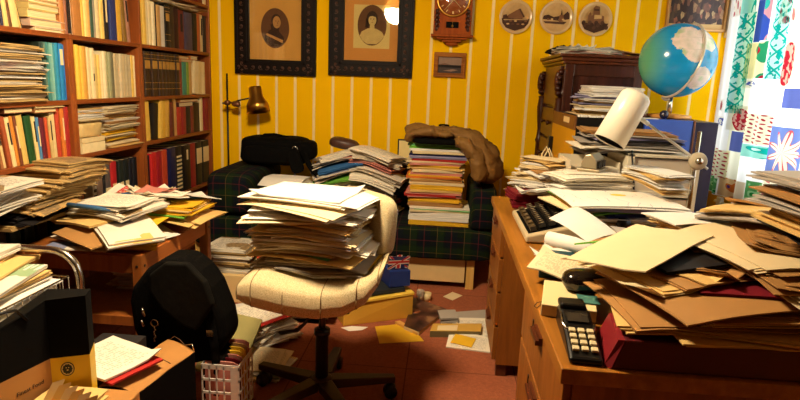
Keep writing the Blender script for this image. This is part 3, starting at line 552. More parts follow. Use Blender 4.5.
portrait(-.89, -.26, 1.33, 2.2, .115, -.57, 1.70, True)
# small landscape under the clock
t, y0, y1 = picframe('landscape_picture', 'small wooden framed seascape hanging under the wall clock', 'picture', -.10, .135, 1.347, 1.527, .032, wood('picture_oak', S(120, 66, 26), S(176, 110, 44), 'X', .6, 1, .1), .025)
b = MB().box(-.07, .105, y1-.006, y1-.003, 1.378, 1.497, 0).box(-.07, .105, y1-.007, y1-.006, 1.378, 1.418, 1).box(-.07, .105, y1-.0075, y1-.006, 1.418, 1.437, 2)
b.plate([(-.03, 1.395), (.04, 1.408), (.08, 1.402), (.03, 1.39)], y1-.0085, y1-.006, 0).plate([(-.07, 1.437), (-.02, 1.45), (.03, 1.438)], y1-.0078, y1-.006, 3)
obj('print', b, [sep('sky', 150, 122, 104), sep('sea', 70, 62, 62), sep('shore', 30, 24, 24), sep('hill', 120, 92, 76)], t)
# three picture plates
def plate_(cx, cz, kind, label):
    t = thing('wall_plate', label, 'plate', (cx, YB-.02, cz-.115), 'picture plates on the striped wall'); r = .118
    obj('rim', MB().lathe([(0, .0), (r*.62, 0), (r*.7, .010), (r*.94, .019), (r, .021), (r, .017), (r*.72, .006), (r*.6, -.004), (0, -.004)], (cx, YB-.006, cz), 40, 0, (0, -1, 0)), flat('china_cream', S(214, 176, 122), .18, .05, 12), t)
    b = MB(); y = YB-.0075; f = r*.80; e = y-.018
    b.lathe([(0, .0), (r*.60, .0), (r*.69, .010), (r*.84, .0155)], (cx, y, cz), 36, 0, (0, -1, 0))
    def pl(poly, m, dy=.0): b.plate([(cx+px_*f, cz+pz_*f) for px_, pz_ in poly], y-.0155-dy-.001, y-.0155-dy, m)
    if kind == 0:
        pl([(-1.05, -.12), (1.05, -.12), (.98, -.45), (.7, -.8), (0, -1.02), (-.7, -.8), (-.98, -.45)], 2)
        pl([(-.75, -.1), (-.55, .15), (.25, .62), (.62, -.05), (.62, -.12)], 1, .001); pl([(.2, .58), (.3, .62), (.72, -.02), (.6, -.08)], 3, .002); pl([(-.98, -.12), (-.95, .12), (-.7, .18), (-.55, -.1)], 3, .001); pl([(.5, -.1), (.75, .1), (.95, .02), (1.0, -.1)], 0, .002)
        for k in range(9): pl(oval(-.75+.19*k, -.3-.22*(k % 2), .12, .06, 10), [3, 0, 1][k % 3], .002)
        pl([(-.9, -.2), (.95, -.16), (.95, -.2), (-.9, -.25)], 0, .003)
    elif kind == 1:
        pl([(-1.0, -.1), (1.0, .0), (.98, -.45), (.7, -.8), (0, -1.0), (-.7, -.8), (-.98, -.4)], 0)
        pl([(-1.02, -.15), (-.95, .1), (-.6, .18), (-.2, .02), (.2, .1), (.3, .1), (.36, .62), (.46, .1), (.55, .2), (.8, .45), (.95, .3), (1.0, -.1), (.2, -.25)], 2, .001)
        pl([(.22, -.3), (.22, .15), (.4, .22), (.55, .1), (.55, -.28)], 1, .002); pl([(-.95, -.3), (.8, -.3), (.6, -.5), (-.8, -.45)], 3, .002)
        for k in range(5): pl(oval(-.6+.28*k, -.15, .10, .07, 10), [1, 0, 3][k % 3], .003)
    else:
        pl([(-1.0, -.3), (1.0, -.3), (.75, -.75), (0, -1.02), (-.75, -.75)], 2)
        pl([(-.55, -.4), (-.55, .25), (-.42, .52), (-.3, .25), (-.2, .3), (-.2, .8), (-.05, .98), (.25, .9), (.3, .3), (.62, .22), (.66, -.4)], 1, .001)
        pl([(-.15, .6), (.22, .6), (.22, .72), (-.15, .72)], 2, .002); pl([(-.1, .0), (.45, .05), (.45, .3), (-.1, .3)], 0, .002)
        for k in range(12): pl(oval(-.85+.155*k, -.28-.16*(k % 3), .15, .17, 10), [2, 3][k % 2], .003)
    obj('picture', b, [sep('plate_sky', 210, 166, 106), sep('plate_roof', 128, 84, 52), sep('plate_dark', 74, 46, 32), sep('plate_tree', 92, 60, 42)], t)  # printed sepia tones: sky, roofs, ground, trees
plate_(.472, 1.792, 0, 'picture plate showing a gabled barn, nearest the clock')
plate_(.76, 1.798, 1, 'picture plate showing a river and church spire, between the other plates')
plate_(1.035, 1.795, 2, 'picture plate showing a castle tower above trees')
# wall clock
t = thing('wall_clock', 'red-brown wooden wall clock with round glazed dial', 'clock', (.02, YB-.06, 1.57))
m_cl = wood('clock_case', S(128, 56, 14), S(164, 80, 24), 'Z', .6, 1, .1)
yc = YB-.11
obj('case', MB().box(-.115, .155, yc, YB-.003, 1.645, 2.14).box(-.13, .17, yc-.012, YB-.003, 1.63, 1.648).box(-.13, .17, yc-.012, YB-.003, 2.13, 2.16), m_cl, t, bevel=.004)
for s_ in (-1, 1):
    x = .02+s_*.112; b = MB()
    for k in range(5): b.blob((x, yc-.004, 1.685+.03*k), (.016-.002*abs(k-2), .012, .017), 1, 10, 8); b.blob((x-s_*.014, yc-.003, 1.70+.03*k), (.008, .008, .009), 1, 8, 6)
    obj('carving', b, m_mahog, t)
b = MB().prism([(-.09, yc+.01), (.13, yc+.01), (.13, YB-.004), (-.09, YB-.004)], 1.615, 1.63).prism([(-.05, yc+.03), (.09, yc+.03), (.09, YB-.004), (-.05, YB-.004)], 1.598, 1.615); b.blob((.02, YB-.035, 1.588), (.05, .03, .018), .8, 14, 8)
obj('bracket', b, m_cl, t, bevel=.004)
b = MB().box(-.025, .065, yc-.003, yc+.004, 1.692, 1.735, 0); b.lathe([(0, 0), (.009, 0), (.009, .004), (0, .004)], (.02, yc-.003, 1.705), 14, 1, (0, -1, 0)); b.box(.0195, .0205, yc-.005, yc-.003, 1.705, 1.735, 1)
obj('pendulum_window', b, [m_matteblack, m_brass], t)
cz_ = 1.885
obj('dial', MB().lathe([(0, .0), (.105, 0), (.105, .004), (0, .004)], (.02, yc, cz_), 32, 0, (0, -1, 0)), flat('wood_dial', S(150, 78, 34), .4), t)
b = MB()
for k in range(12):
    a = 2*PI*k/12; c = Vector((.02+.088*math.sin(a), yc-.006, cz_+.088*math.cos(a))); R = Matrix.Rotation(a, 3, 'Y'); b.obox(c, (.007 if k % 3 else .012, .002, .018), 0, 0, R)
obj('numerals', b, flat('dial_gold', S(222, 180, 110), .3, .05), t)
b = MB()
for a, l in ((2.35, .075), (3.85, .095)): b.tube([(.02, yc-.009, cz_), (.02+l*math.sin(a), yc-.009, cz_+l*math.cos(a))], [.003, .0015], 6)
b.blob((.02, yc-.009, cz_), (.007, .004, .007), 1, 10, 6)
obj('hand', b, flat('pale_gold', S(230, 200, 140), .3, .05, metal=.5), t)
obj('bezel', MB().lathe([(.105, 0), (.118, .002), (.120, .012), (.112, .018), (.105, .012), (.105, 0)], (.02, yc, cz_), 40, 0, (0, -1, 0)), m_brass, t)
obj('dial_glass', MB().lathe([(.106, .012), (.08, .022), (.04, .028), (.0005, .030)], (.02, yc, cz_), 32, 0, (0, -1, 0)), m_pglass, t)
# framed group photograph and narrow poster beside the window
t, y0, y1 = picframe('group_photograph', 'large framed group photograph above the globe', 'picture', 1.525, 1.935, 1.735, 2.2, .018, flat('pale_gilt_frame', S(196, 150, 90), .35, .1, metal=.2), .03)
T = NT('crowd_print'); co = T.mapped(T.co(), (44, 44, 24)); v = T.n('TexVoronoi', Vector=co, Scale=1.0); nz = T.noise(co, 1.7, 4)
cc = T.ramp(T.xyz(v.outputs['Color'])[0], [(0, (.03, .012, .008)), (.3, (.22, .09, .05)), (.45, (.6, .34, .15)), (.55, (.05, .03, .02)), (.7, (.8, .55, .25)), (.8, (.12, .07, .03)), (.9, (.5, .16, .08))], 'CONSTANT')
m_crowd = T.fin(T.mix(nz, cc, (.05, .02, .012, 1)), .5)
obj('print', MB().box(1.54, 1.92, y1-.012, y1-.003, 1.785, 2.19), m_crowd, t)
obj('mount', MB().box(1.54, 1.92, y1-.013, y1-.003, 1.75, 1.785), flat('cream_mount', S(206, 170, 112), .7), t)
obj('narrow_board', MB().box(1.943, 1.963, 4.30, YB-.003, 1.70, 2.25, 0).box(1.963, 1.985, 4.30, YB-.003, 1.70, 2.25, 1), [m_whitep, flat('violet_card', S(96, 60, 124), .6)], label='narrow white and violet board hung between photograph and curtain', cat='board')
# ------------------------------------------------------------------ pendant lamp, reflected in the portrait glass
PX, PY, PZ = -.63, 1.76, 2.12
t = thing('pendant_lamp', 'warm pendant lamp with pale shade hanging from the ceiling', 'lamp', (PX, PY, PZ-.1))
obj('cord', MB().tube([(PX, PY, ZC), (PX, PY, PZ+.16)], .004, 6), m_blackp, t)
T = NT('glowing_shade'); tl = T.n('BsdfTranslucent', Color=S(250, 214, 150)); df = T.n('BsdfDiffuse', Color=S(240, 214, 170)); mx = T.n('MixShader', Fac=.5); T.set(mx.inputs[1], tl.outputs[0]); T.set(mx.inputs[2], df.outputs[0]); T.set(T.out.inputs[0], mx.outputs[0])
obj('lamp_shade', MB().lathe([(.05, .16), (.06, .15), (.13, .06), (.17, -.02), (.168, -.02), (.128, .058), (.058, .147), (.05, .157)], (PX, PY, PZ+.02), 32), T.m, t)
T = NT('lit_bulb'); em = T.n('Emission', Color=(1, .62, .28, 1), Strength=14.0); T.set(T.out.inputs[0], em.outputs[0])
obj('bulb', MB().blob((PX, PY, PZ+.06), (.03, .03, .04), 1, 14, 10), T.m, t)
ld = bpy.data.lights.new('pendant_light', 'POINT'); ld.energy = 235; ld.color = (1, .81, .54); ld.shadow_soft_size = .13
lo = bpy.data.objects.new('pendant_light', ld); COL.objects.link(lo); lo.location = (PX, PY, PZ-.03)
ld = bpy.data.lights.new('window_daylight', 'AREA'); ld.shape = 'RECTANGLE'; ld.size = W1-W0; ld.size_y = WZ1-WZ0; ld.energy = 125; ld.color = (.92, .97, 1)
lo = bpy.data.objects.new('window_daylight', ld); COL.objects.link(lo); lo.location = (XR+.3, (W0+W1)/2, (WZ0+WZ1)/2+.1); lo.rotation_euler = (0, PI/2, 0)
wd = bpy.data.worlds.new('sky'); SC.world = wd; wd.use_nodes = True; wd.node_tree.nodes['Background'].inputs[0].default_value = (.75, .87, 1, 1); wd.node_tree.nodes['Background'].inputs[1].default_value = 1.5
# ------------------------------------------------------------------ sofa bed against the striped wall
T = NT('green_tartan'); g = T.n('NewGeometry').outputs['Position']; p = T.xyz(g)
nrm = T.xyz(T.n('NewGeometry').outputs['Normal'])
hv = T.math('ADD', p[1], p[2])
def band(v, per, a, w): return T.math('LESS_THAN', T.math('ABSOLUTE', T.math('SUBTRACT', T.math('FRACT', T.math('ADD', T.math('DIVIDE', v, per), 20.0)), a)), w)
c = S(13, 22, 12); u_ = p[0]
c = T.mix(T.math('MULTIPLY', band(u_, .17, .5, .22), .6), c, S(10, 14, 26)); c = T.mix(T.math('MULTIPLY', band(hv, .15, .5, .22), .6), c, S(8, 11, 20))
c = T.mix(T.math('MULTIPLY', band(u_, .17, .1, .12), .45), c, S(22, 40, 15)); c = T.mix(T.math('MULTIPLY', band(hv, .15, .1, .12), .45), c, S(22, 40, 15))
c = T.mix(T.math('MULTIPLY', band(u_, .17, .5, .018), .22), c, S(120, 40, 44)); c = T.mix(T.math('MULTIPLY', band(hv, .15, .5, .018), .22), c, S(120, 40, 44))
c = T.mix(T.math('MULTIPLY', band(u_, .17, .98, .010), .2), c, S(160, 130, 60)); c = T.mix(T.math('MULTIPLY', band(hv, .15, .98, .010), .2), c, S(160, 130, 60))
m_plaid = T.fin(c, .92, bump=T.noise(T.co(), 180, 2), bs=.2, bd=.003, spec=.12)
t = thing('sofa_bed', 'dark green tartan sofa bed under the paper heaps', 'sofa', (-.62, 3.95, 0))
obj('mattress', MB().blob((-.62, 3.94, .305), (.98, .445, .10), .12, 48, 16), m_plaid, t)
obj('bolster', MB().blob((-1.36, 3.9, .548), (.155, .40, .14), .32, 32, 18), m_plaid, t)
obj('armrest', MB().blob((.275, 3.9, .53), (.085, .40, .14), .3, 32, 18), m_plaid, t)
for x0, x1 in ((-1.55, -.72), (-.71, .185)): obj('drawer_front', MB().box(x0, x1, 3.565, 3.585, .042, .205), m_lightwood, t, bevel=.002)
for x in (-1.6, .195): obj('leg', MB().box(x, x+.05, 3.56, 3.62, 0, .215), wood('pine_leg', S(196, 150, 74), S(216, 176, 100), 'Z', .4), t, bevel=.002)
for x in (-1.6, .3): obj('rear_leg', MB().box(x, x+.05, 4.3, 4.36, 0, .215), m_oakz, t)
obj('frame', MB().box(-1.55, .3, 3.6, 4.36, .205, .225), m_blackp, t)
# black travel bag on a heap at the left end of the sofa
SZ = .406
hf = HF(-1.75, 3.45, .65, 4.45).rect(-1.57, .34, 3.51, 4.38, SZ).rect(-1.50, -1.24, 3.52, 4.28, .69)
heap = [(3, 'black'), (2, 'mag'), (1, 'maroon'), (1, 'kraft'), (1, 'print')]
pile(hf, 8, -1.035, 3.96, .03, 'the dark heap under the black travel bag', 'heap under the travel bag', heap, size=(.26, .30), sj=.02, pos=.008, rj=.05, tr=(.018, .027), k=.08)
zb = max(.693, float(hf.H[int((-1.07-hf.x0)/hf.c)-4:int((-1.07-hf.x0)/hf.c)+4, int((4.0-hf.y0)/hf.c)-6:int((4.0-hf.y0)/hf.c)+6].max()))+.002
t = thing('travel_bag', 'black travel bag lying on the heap beside the brass lamp', 'bag', (-1.17, 4.0, zb))
obj('body', MB().blob((-1.19, 4.03, zb+.092), (.235, .16, .098), .42, 32, 18, bump=.02, fr=14), m_black, t)
obj('side_pocket', MB().blob((-1.20, 3.885, zb+.075), (.17, .045, .06), .45, 24, 12, bump=.03, fr=20), m_black, t)
obj('end_pocket', MB().blob((-.965, 4.0, zb+.105), (.075, .11, .07), .6, 20, 12, bump=.02, fr=20), m_black, t)
obj('handle', MB().tube([(-1.31, 3.99, zb+.17), (-1.26, 3.99, zb+.20), (-1.19, 3.99, zb+.205), (-1.1, 3.99, zb+.19), (-1.06, 3.99, zb+.165)], .013, 8, flat_=.5), m_black, t)
obj('zip', MB().box(-1.28, -1.11, 3.92, 3.925, zb+.172, zb+.179, 0), m_chrome, t)
st_ = obj('shoulder_strap', MB().tube([(-.98, 3.9, zb+.12), (-.93, 3.84, zb+.08), (-.90, 3.8, zb+.04), (-.86, 3.77, zb-.0), (-.82, 3.75, zb-.03)], .020, 8, flat_=.25), m_black, t)
obj('strap_pad', MB().blob((-.985, 3.78, zb+.055), (.045, .018, .085), .5, 16, 10, R=Matrix.Rotation(-.35, 3, 'Y')), m_black, t)
obj('buckle', MB().lathe([(.014, 0), (.02, 0), (.02, .006), (.014, .006), (.014, 0)], (-1.0, 3.83, zb+.13), 14, 0, (0, -1, 0)), m_chrome, t)
# flat white sheet and carton at the front of that heap
hf.rect(-1.2, -.9, 3.68, 3.8, .645)
place(hf, 'white', -1.03, 3.68, -.12, .27, .24, .004, 1, k=.35, label='large blank white sheet hanging under the black travel bag', name='paper_sheet')
hf.rect(-1.42, -1.02, 3.87, 4.18, .9)
# the slumped heap in the middle of the sofa
slump = [(4, 'mag'), (2, 'print'), (1.5, 'cream'), (1, 'blue'), (.8, 'navy'), (.5, 'green'), (.7, 'red'), (1, 'lilac'), (1, 'pink'), (1, 'black')]
pile(hf, 21, -.565, 3.90, 0, 'the slumped sofa heap', 'slumped heap on the sofa', slump, size=(.30, .36), sj=.05, pos=.018, rj=.14, tr=(.018, .030), k=.32, layers=(2, 4), path=lambda f: ((-.125 if int(round(f*20)) % 2 else .12), .02*math.sin(f*17), .12 if int(round(f*20)) % 2 else -.15), curl=.01)
zt = float(hf.H[int((-.73-hf.x0)/hf.c), int((3.93-hf.y0)/hf.c)])
zt = max(float(hf.H[int((-.68+dx-hf.x0)/hf.c), int((3.93-hf.y0)/hf.c)]) for dx in (-.08, -.04, 0, .04, .08))
obj('leather_pouch', MB().blob((-.68, 3.93, zt+.026), (.105, .07, .04), .75, 24, 14, bump=.05, fr=18, R=Matrix.Rotation(.12, 3, 'Y')), flat('brown_leather', S(74, 46, 36), .45, .3, 30, bump=.3), label='crumpled brown leather pouch on top of the slumped heap', cat='pouch')
hf2 = HF(-.75, 3.4, -.4, 3.9).rect(-.72, -.5, 3.5, 3.74, .60)
place(hf2, 'cream', -.60, 3.70, .9, .10, .20, .004, 1, k=.6, label='torn cream envelope poking out of the slumped heap', name='torn_envelope', cat='envelope', curl=.03)
# upright stack of coloured folders with the jacket on top
hf = HF(-.6, 3.3, .7, 4.3).rect(-.3, .21, 3.53, 4.1, SZ)
cx, cy = .0, 3.74
seq = [('yellow', 'yellow-edged white booklet box', .03), ('white', 'white picture-edged catalogue', .055), ('cream', 'cream folder', .012), ('mint', 'mint green sheet', .006), ('print', 'white report', .012)]
lst = []
for key, words, th in seq: lst.append((place(hf, key, cx+random.gauss(0, .006)+(.03 if key == 'mint' else 0), cy, random.gauss(0, .03), .385, .30, th, 2, .004, .03), words))
cols = ['kraft', 'kraft', 'yellow', 'yellow', 'pink', 'red', 'pink', 'manila', 'yellow', 'yellow', 'cream', 'kraft', 'manila', 'orange', 'yellow', 'pink', 'creamp', 'manila', 'yellow', 'pink', 'cream', 'red', 'lilac', 'navy', 'cream', 'white', 'green', 'mint']
for k, key in enumerate(cols): lst.append((place(hf, key, cx-.035+random.gauss(0, .007)+.01*math.sin(k*.9), cy+.01+random.gauss(0, .006), random.gauss(0, .035), .345+random.uniform(-.02, .02), .26, .0112+random.uniform(-.002, .006), 2, .005, .03), {'mint': 'pale green binder', 'white': 'white booklet'}.get(key, M_[key][4])))
for i, (o, words) in enumerate(lst): o['label'] = f'{words} in the coloured stack under the jacket, {nth(len(lst)-i)} from the top'; o['group'] = 'coloured folder stack on the sofa'
ZT = float(hf.H[int((-.03-hf.x0)/hf.c), int((3.75-hf.y0)/hf.c)])
# jacket: crumpled cloth draped over the stack and down its right side
prof = [(-.235, ZT+.005), (-.225, ZT+.055), (-.17, ZT+.085), (-.06, ZT+.075), (.04, ZT+.075), (.12, ZT+.055), (.19, ZT+.01), (.245, ZT-.08), (.29, ZT-.16), (.325, ZT-.24)]
def polyat(pr, f):
    q = f*(len(pr)-1); i = min(int(q), len(pr)-2); a = q-i; return pr[i][0]*(1-a)+pr[i+1][0]*a, pr[i][1]*(1-a)+pr[i+1][1]*a
T = NT('olive_jacket_cloth'); m_jack = T.fin(T.mix(T.noise(T.co(), 8, 4), S(92, 62, 24), S(134, 96, 44)), .7, bump=T.noise(T.co(), 22, 5), bs=.7, bd=.015, spec=.3)
t = thing('jacket', 'olive brown jacket draped over the coloured folder stack', 'jacket', (.03, 3.77, ZT))
from mathutils import noise as mn
def cloth_lump(name, pts, rad, amp=.02, fr=11, n=30, m=26, seed=0, flat_=.75):
    """a bunched length of cloth: a tube along pts whose skin is thrown into folds"""
    pts = [Vector(p) for p in pts]; V = []
    for j in range(m+1):
        f = j/m*(len(pts)-1); i = min(int(f), len(pts)-2); a_ = f-i; c = pts[i].lerp(pts[i+1], a_); d = (pts[i+1]-pts[i]).normalized()
        r = rad[i]*(1-a_)+rad[i+1]*a_; e = min(1, min(j, m-j)/2.5)**.5; u = Vector((0, 1, 0)); u = (u-d*u.dot(d)).normalized(); w_ = d.cross(u)
        for k in range(n):
            th = 2*PI*k/n; q = u*math.cos(th)*r*1.5+w_*math.sin(th)*r*flat_
            p = c+q*max(e, .05); ds = mn.noise(p*fr+Vector((seed, 0, 0)))*amp+abs(mn.noise(p*fr*2.1+Vector((0, seed, 3))))*amp*.9
            V.append(p+q.normalized()*ds*max(e, .1))
    F = [(j*n+k, j*n+(k+1) % n, (j+1)*n+(k+1) % n, (j+1)*n+k) for j in range(m) for k in range(n)]
    return obj(name, MB().add(V, F, 0, True), m_jack, t)
cloth_lump('jacket_body', [(-.235, 3.72, ZT+.03), (-.20, 3.72, ZT+.055), (-.10, 3.73, ZT+.062), (.02, 3.74, ZT+.062), (.13, 3.74, ZT+.05), (.20, 3.73, ZT+.0), (.26, 3.72, ZT-.08), (.30, 3.71, ZT-.16), (.325, 3.70, ZT-.25)], [.05, .058, .062, .062, .075, .10, .115, .115, .10], .028, 12, 40, 46, 2, .72)
cloth_lump('sleeve', [(.07, 3.60, ZT+.04), (.15, 3.57, ZT+.0), (.20, 3.56, ZT-.06), (.225, 3.55, ZT-.14), (.235, 3.555, ZT-.22)], [.034, .044, .05, .052, .044], .022, 14, 26, 30, 7, .9)
cloth_lump('collar', [(-.235, 3.63, ZT+.02), (-.19, 3.60, ZT+.062), (-.10, 3.59, ZT+.075), (.0, 3.595, ZT+.065), (.07, 3.61, ZT+.06)], [.026, .032, .030, .028, .02], .022, 16, 22, 30, 11, .8)
obj('lining', MB().blob((-.02, 3.60, ZT+.018), (.17, .05, .018), .5, 20, 10), m_black, t)
obj('loop_tab', MB().blob((.0, 3.76, ZT+.108), (.035, .012, .008), .6, 14, 8), m_black, t)
# small frame standing between the heap and the stack
t = thing('card_frame', 'small white card in a thin black frame standing behind the folder stack', 'frame', (-.2, 4.2, .75))
zf = .72
b = MB().box(-.33, -.20, 4.2, 4.212, zf, zf+.17)
obj('frame', b, m_blackp, t); obj('card', MB().box(-.32, -.21, 4.196, 4.2, zf+.012, zf+.16), flat('ivory_card', S(228, 206, 140), .6), t)
obj('stand_box', MB().box(-.36, -.17, 4.12, 4.35, SZ+.002, zf), flat('dark_card_box', S(36, 30, 28), .7), label='dark box standing behind the folder stack, under the framed card', cat='box')
# floor lamp in the corner
lx, ly = -1.625, 4.25
t = thing('floor_lamp', 'thin black floor lamp with brass shade in the corner', 'lamp', (lx, ly, 0))
obj('pole', MB().tube([(lx, ly, .02), (lx, ly, 1.31)], .007, 8), m_blackp, t)
obj('base', MB().lathe([(0, 0), (.10, 0), (.10, .015), (.02, .025), (0, .025)], (lx, ly, 0), 24), m_blackp, t)
kz = 1.095
obj('clamp', MB().blob((lx, ly, kz), (.022, .022, .02), .7, 12, 8).tube([(lx-.035, ly-.01, kz-.006), (lx+.03, ly, kz+.004)], .007, 6).blob((lx+.075, ly-.02, kz-.005), (.032, .022, .026), .8, 14, 10, bump=.08, fr=40), flat('bronze_knuckle', S(120, 74, 40), .35, .3, 40, metal=.5), t)
obj('arm', MB().tube([(lx+.03, ly, kz+.0), (lx+.09, ly-.02, kz+.02), (lx+.21, ly-.04, kz+.05)], .006, 6), m_blackp, t)
d = Vector((.035, -.03, -.18)).normalized(); c0 = Vector((lx+.225, ly-.04, kz+.125))
obj('lamp_shade', MB().lathe([(0, 0), (.043, 0), (.046, .01), (.050, .075), (.078, .125), (.086, .185), (.083, .185), (.075, .127), (.046, .078), (0, .07)], c0, 28, 0, d), m_brass, t)
# ------------------------------------------------------------------ cream box and newspapers in front of the sofa
b = MB().box(-1.40, -1.05, 3.085, 3.46, 0, .165)
obj('cardboard_box', b, flat('cream_cardboard', S(222, 190, 130), .7, .06), label='low cream cardboard box on the carpet before the sofa', cat='box', bevel=.003)
hf = HF(-1.5, 3.0, -.7, 3.5).rect(-1.4, -1.05, 3.09, 3.46, .166)
pile(hf, 7, -1.23, 3.26, .03, 'the newspaper pile on the cream box', 'newspapers on the cream box', [(3, 'newsw'), (2, 'news'), (1, 'white')], size=(.27, .28), sj=.02, pos=.01, rj=.05, tr=(.012, .022), k=.08)
T = NT('floral_box_paper'); v = T.n('TexVoronoi', Vector=T.co(), Scale=46.0)
m_floral = T.fin(T.ramp(v.outputs['Distance'], [(.25, S(206, 160, 104)), (.4, S(92, 36, 24))], 'CONSTANT'), .7)
t = thing('floral_box', 'floral patterned box with a red lid beside the newspapers', 'box', (-.92, 3.3, 0))
obj('body', MB().box(-1.04, -.80, 3.15, 3.40, .0, .235), m_floral, t); obj('lid', MB().box(-1.045, -.795, 3.145, 3.405, .235, .265), flat('red_lid', S(176, 60, 40), .6, .3, 60), t)
# ------------------------------------------------------------------ office chair with its tower of papers
T = NT('oatmeal_upholstery'); n1 = T.noise(T.co(), 320, 2, .7)
m_uph = T.fin(T.ramp(n1, [(.28, S(146, 124, 84)), (.5, S(202, 184, 142)), (.8, S(222, 208, 172))]), .95, bump=n1, bs=.5, bd=.003, spec=.1)
m_seam = flat('upholstery_seam', S(120, 92, 52), .9)
CX, CY = -.44, 2.12
t = thing('office_chair', 'oatmeal swivel office chair carrying a tall tower of papers', 'chair', (CX, CY, 0))
top = [(-.735, .515), (-.722, .555), (-.69, .585), (-.63, .592), (-.53, .570), (-.43, .560), (-.33, .575), (-.25, .605), (-.205, .635), (-.185, .645)]
bot = [(-.735, .515), (-.725, .490), (-.69, .470), (-.63, .455), (-.53, .440), (-.43, .435), (-.33, .450), (-.25, .500), (-.205, .570), (-.185, .645)]
NX, NY = 36, 20; grid = {}; b = MB(); V = []; F = []
def seatpt(f, v, upper):
    x, zt = polyat(top, f); _, zb_ = polyat(bot, f); zm = zt*.45+zb_*.55
    e = math.sin(PI*min(1, max(0, f)))**.35; hw = .235*(.62+.38*e); s_ = math.sin(v*PI/2)
    y = CY+.02+hw*s_; k = (1-abs(v)**3.2)**.5 if abs(v) < 1 else 0
    z = zm+((zt if upper else zb_)-zm)*k
    if upper: z -= .006*max(0, math.cos((x+.02)/.075*2*PI))**8
    return (x, y, z)
for up in (1, 0):
    o_ = len(V)
    for j in range(NY+1):
        for i in range(NX+1): V.append(seatpt(i/NX, -1+2*j/NY, up))
    for j in range(NY):
        for i in range(NX):
            q = (o_+j*(NX+1)+i, o_+j*(NX+1)+i+1, o_+(j+1)*(NX+1)+i+1, o_+(j+1)*(NX+1)+i); F.append(q if up else q[::-1])
b.add(V, F, 0, True); seat = obj('seat', b, m_uph, t)
b = MB()
for k in range(6):
    f = .12+.155*k
    for up in (1, 0):
        pts = [Vector(seatpt(f, -1+2*j/24, up)) for j in range(25)]
        b.tube([p+Vector((0, -.001 if j < 12 else .001, .0008 if up else -.0008)) for j, p in enumerate(pts)], .0016, 5)
obj('seam', b, m_seam, seat)
# backrest shell, seen almost edge-on
P = []
for j in range(15):
    v = -1+2*j/14; r_ = []
    for i in range(13):
        u = -1+2*i/12; hw = .205*(1-.10*max(0, v)**2); r_.append((-.228-.05*u*u+.03*v*.6+.02*(1-v*v), CY+.155+hw*u+.02, .77+.125*v))
    P.append(r_)
b = MB(); V = []; n = 24
R = Matrix.Rotation(-.10, 3, 'Y')
b.blob((-.305, CY+.17, .735), (.040, .185, .125), .42, 32, 20, R=Matrix.Rotation(.75, 3, 'Z')@Matrix.Rotation(.08, 3, 'Y'))
obj('backrest', b, m_uph, t)
obj('back_bar', MB().tube([(-.44, CY+.05, .43), (-.33, CY+.16, .43), (-.255, CY+.215, .50), (-.235, CY+.215, .60), (-.235, CY+.20, .70)], .016, 8, flat_=.6), m_blackp, t)
obj('gas_column', MB().lathe([(0, .30), (.014, .30), (.014, .44), (0, .44)], (CX, CY, 0), 20).lathe([(0, .09), (.026, .09), (.026, .31), (.030, .312), (.030, .322), (.016, .325), (0, .325)], (CX, CY, 0), 24), m_steel, t)
obj('collar', MB().lathe([(.0262, .30), (.032, .30), (.032, .32), (.016, .326)], (CX, CY, 0), 24), m_blackp, t)
obj('tilt_plate', MB().box(CX-.10, CX+.12, CY-.08, CY+.08, .425, .447), m_blackp, t)
obj('lever', MB().tube([(CX-.02, CY-.03, .43), (CX-.06, CY-.05, .36), (CX-.10, CY-.02, .315), (CX-.17, CY+.0, .29)], [.008, .008, .014, .016], 8, flat_=.45), m_blackp, t)
obj('hub', MB().lathe([(0, .075), (.045, .075), (.05, .085), (.05, .105), (.035, .118), (0, .12)], (CX, CY, 0), 24), m_steel, t)
for k in range(5):
    a = math.radians(16+72*k); d = Vector((math.cos(a), math.sin(a), 0)); q = Vector((-d.y, d.x, 0)); c = Vector((CX, CY, 0)); b = MB(); Rn = .305
    w0, w1 = .030, .018
    b.hexa([c+d*.04-q*w0+Vector((0, 0, .07)), c+d*Rn-q*w1+Vector((0, 0, .072)), c+d*Rn+q*w1+Vector((0, 0, .072)), c+d*.04+q*w0+Vector((0, 0, .07)), c+d*.04-q*w0+Vector((0, 0, .112)), c+d*Rn-q*w1+Vector((0, 0, .098)), c+d*Rn+q*w1+Vector((0, 0, .098)), c+d*.04+q*w0+Vector((0, 0, .112))])
    leg = obj('base_arm', b, m_steel, t, bevel=.004)
    p = c+d*(Rn-.018); b = MB()
    for s_ in (-1, 1): b.lathe([(0, -.009), (.026, -.009), (.028, -.004), (.028, .004), (.026, .009), (0, .009)], p+q*.014*s_+Vector((0, 0, .0285)), 18, 0, q)
    b.tube([p+Vector((0, 0, .03)), p+Vector((0, 0, .074))], .008, 8); b.blob(p+Vector((0, 0, .04)), (.024, .024, .024), .8, 14, 8)
    obj('caster', b, m_blackp, leg)
hf = HF(-1.0, 1.7, .1, 2.6, .011)
def seatz(X, Y):
    f = np.interp(X, [p[0] for p in top], [p[1] for p in top]); v = (Y-CY-.02)/.235; return f-.06*np.abs(np.clip(v, -1, 1))**5
hf.rect(-.70, -.21, CY-.17, CY+.19, seatz)
tower = [(5, 'white'), (5, 'print'), (3, 'cream'), (2, 'creamp'), (2, 'grey'), (1, 'manila'), (.5, 'mag'), (.25, 'mint'), (.4, 'lilac'), (.3, 'yellow')]
TW = 'the paper tower on the chair'; lst = []
def tw(key, dx, dy, r, w, l, th, ly=2, k=.07, words=None, **kw):
    lst.append((place(hf, key, -.48+dx, CY+.05+dy, r, w, l, th, ly, .008, k, **kw), words or M_[key][4]))
tw('white', .0, .0, -.16, .40, .30, .006); tw('grey', .06, -.03, -.12, .34, .28, .005); tw('yellow', .14, .0, -.3, .26, .24, .004, 1, .3, 'drooping yellow folder')
N = 46
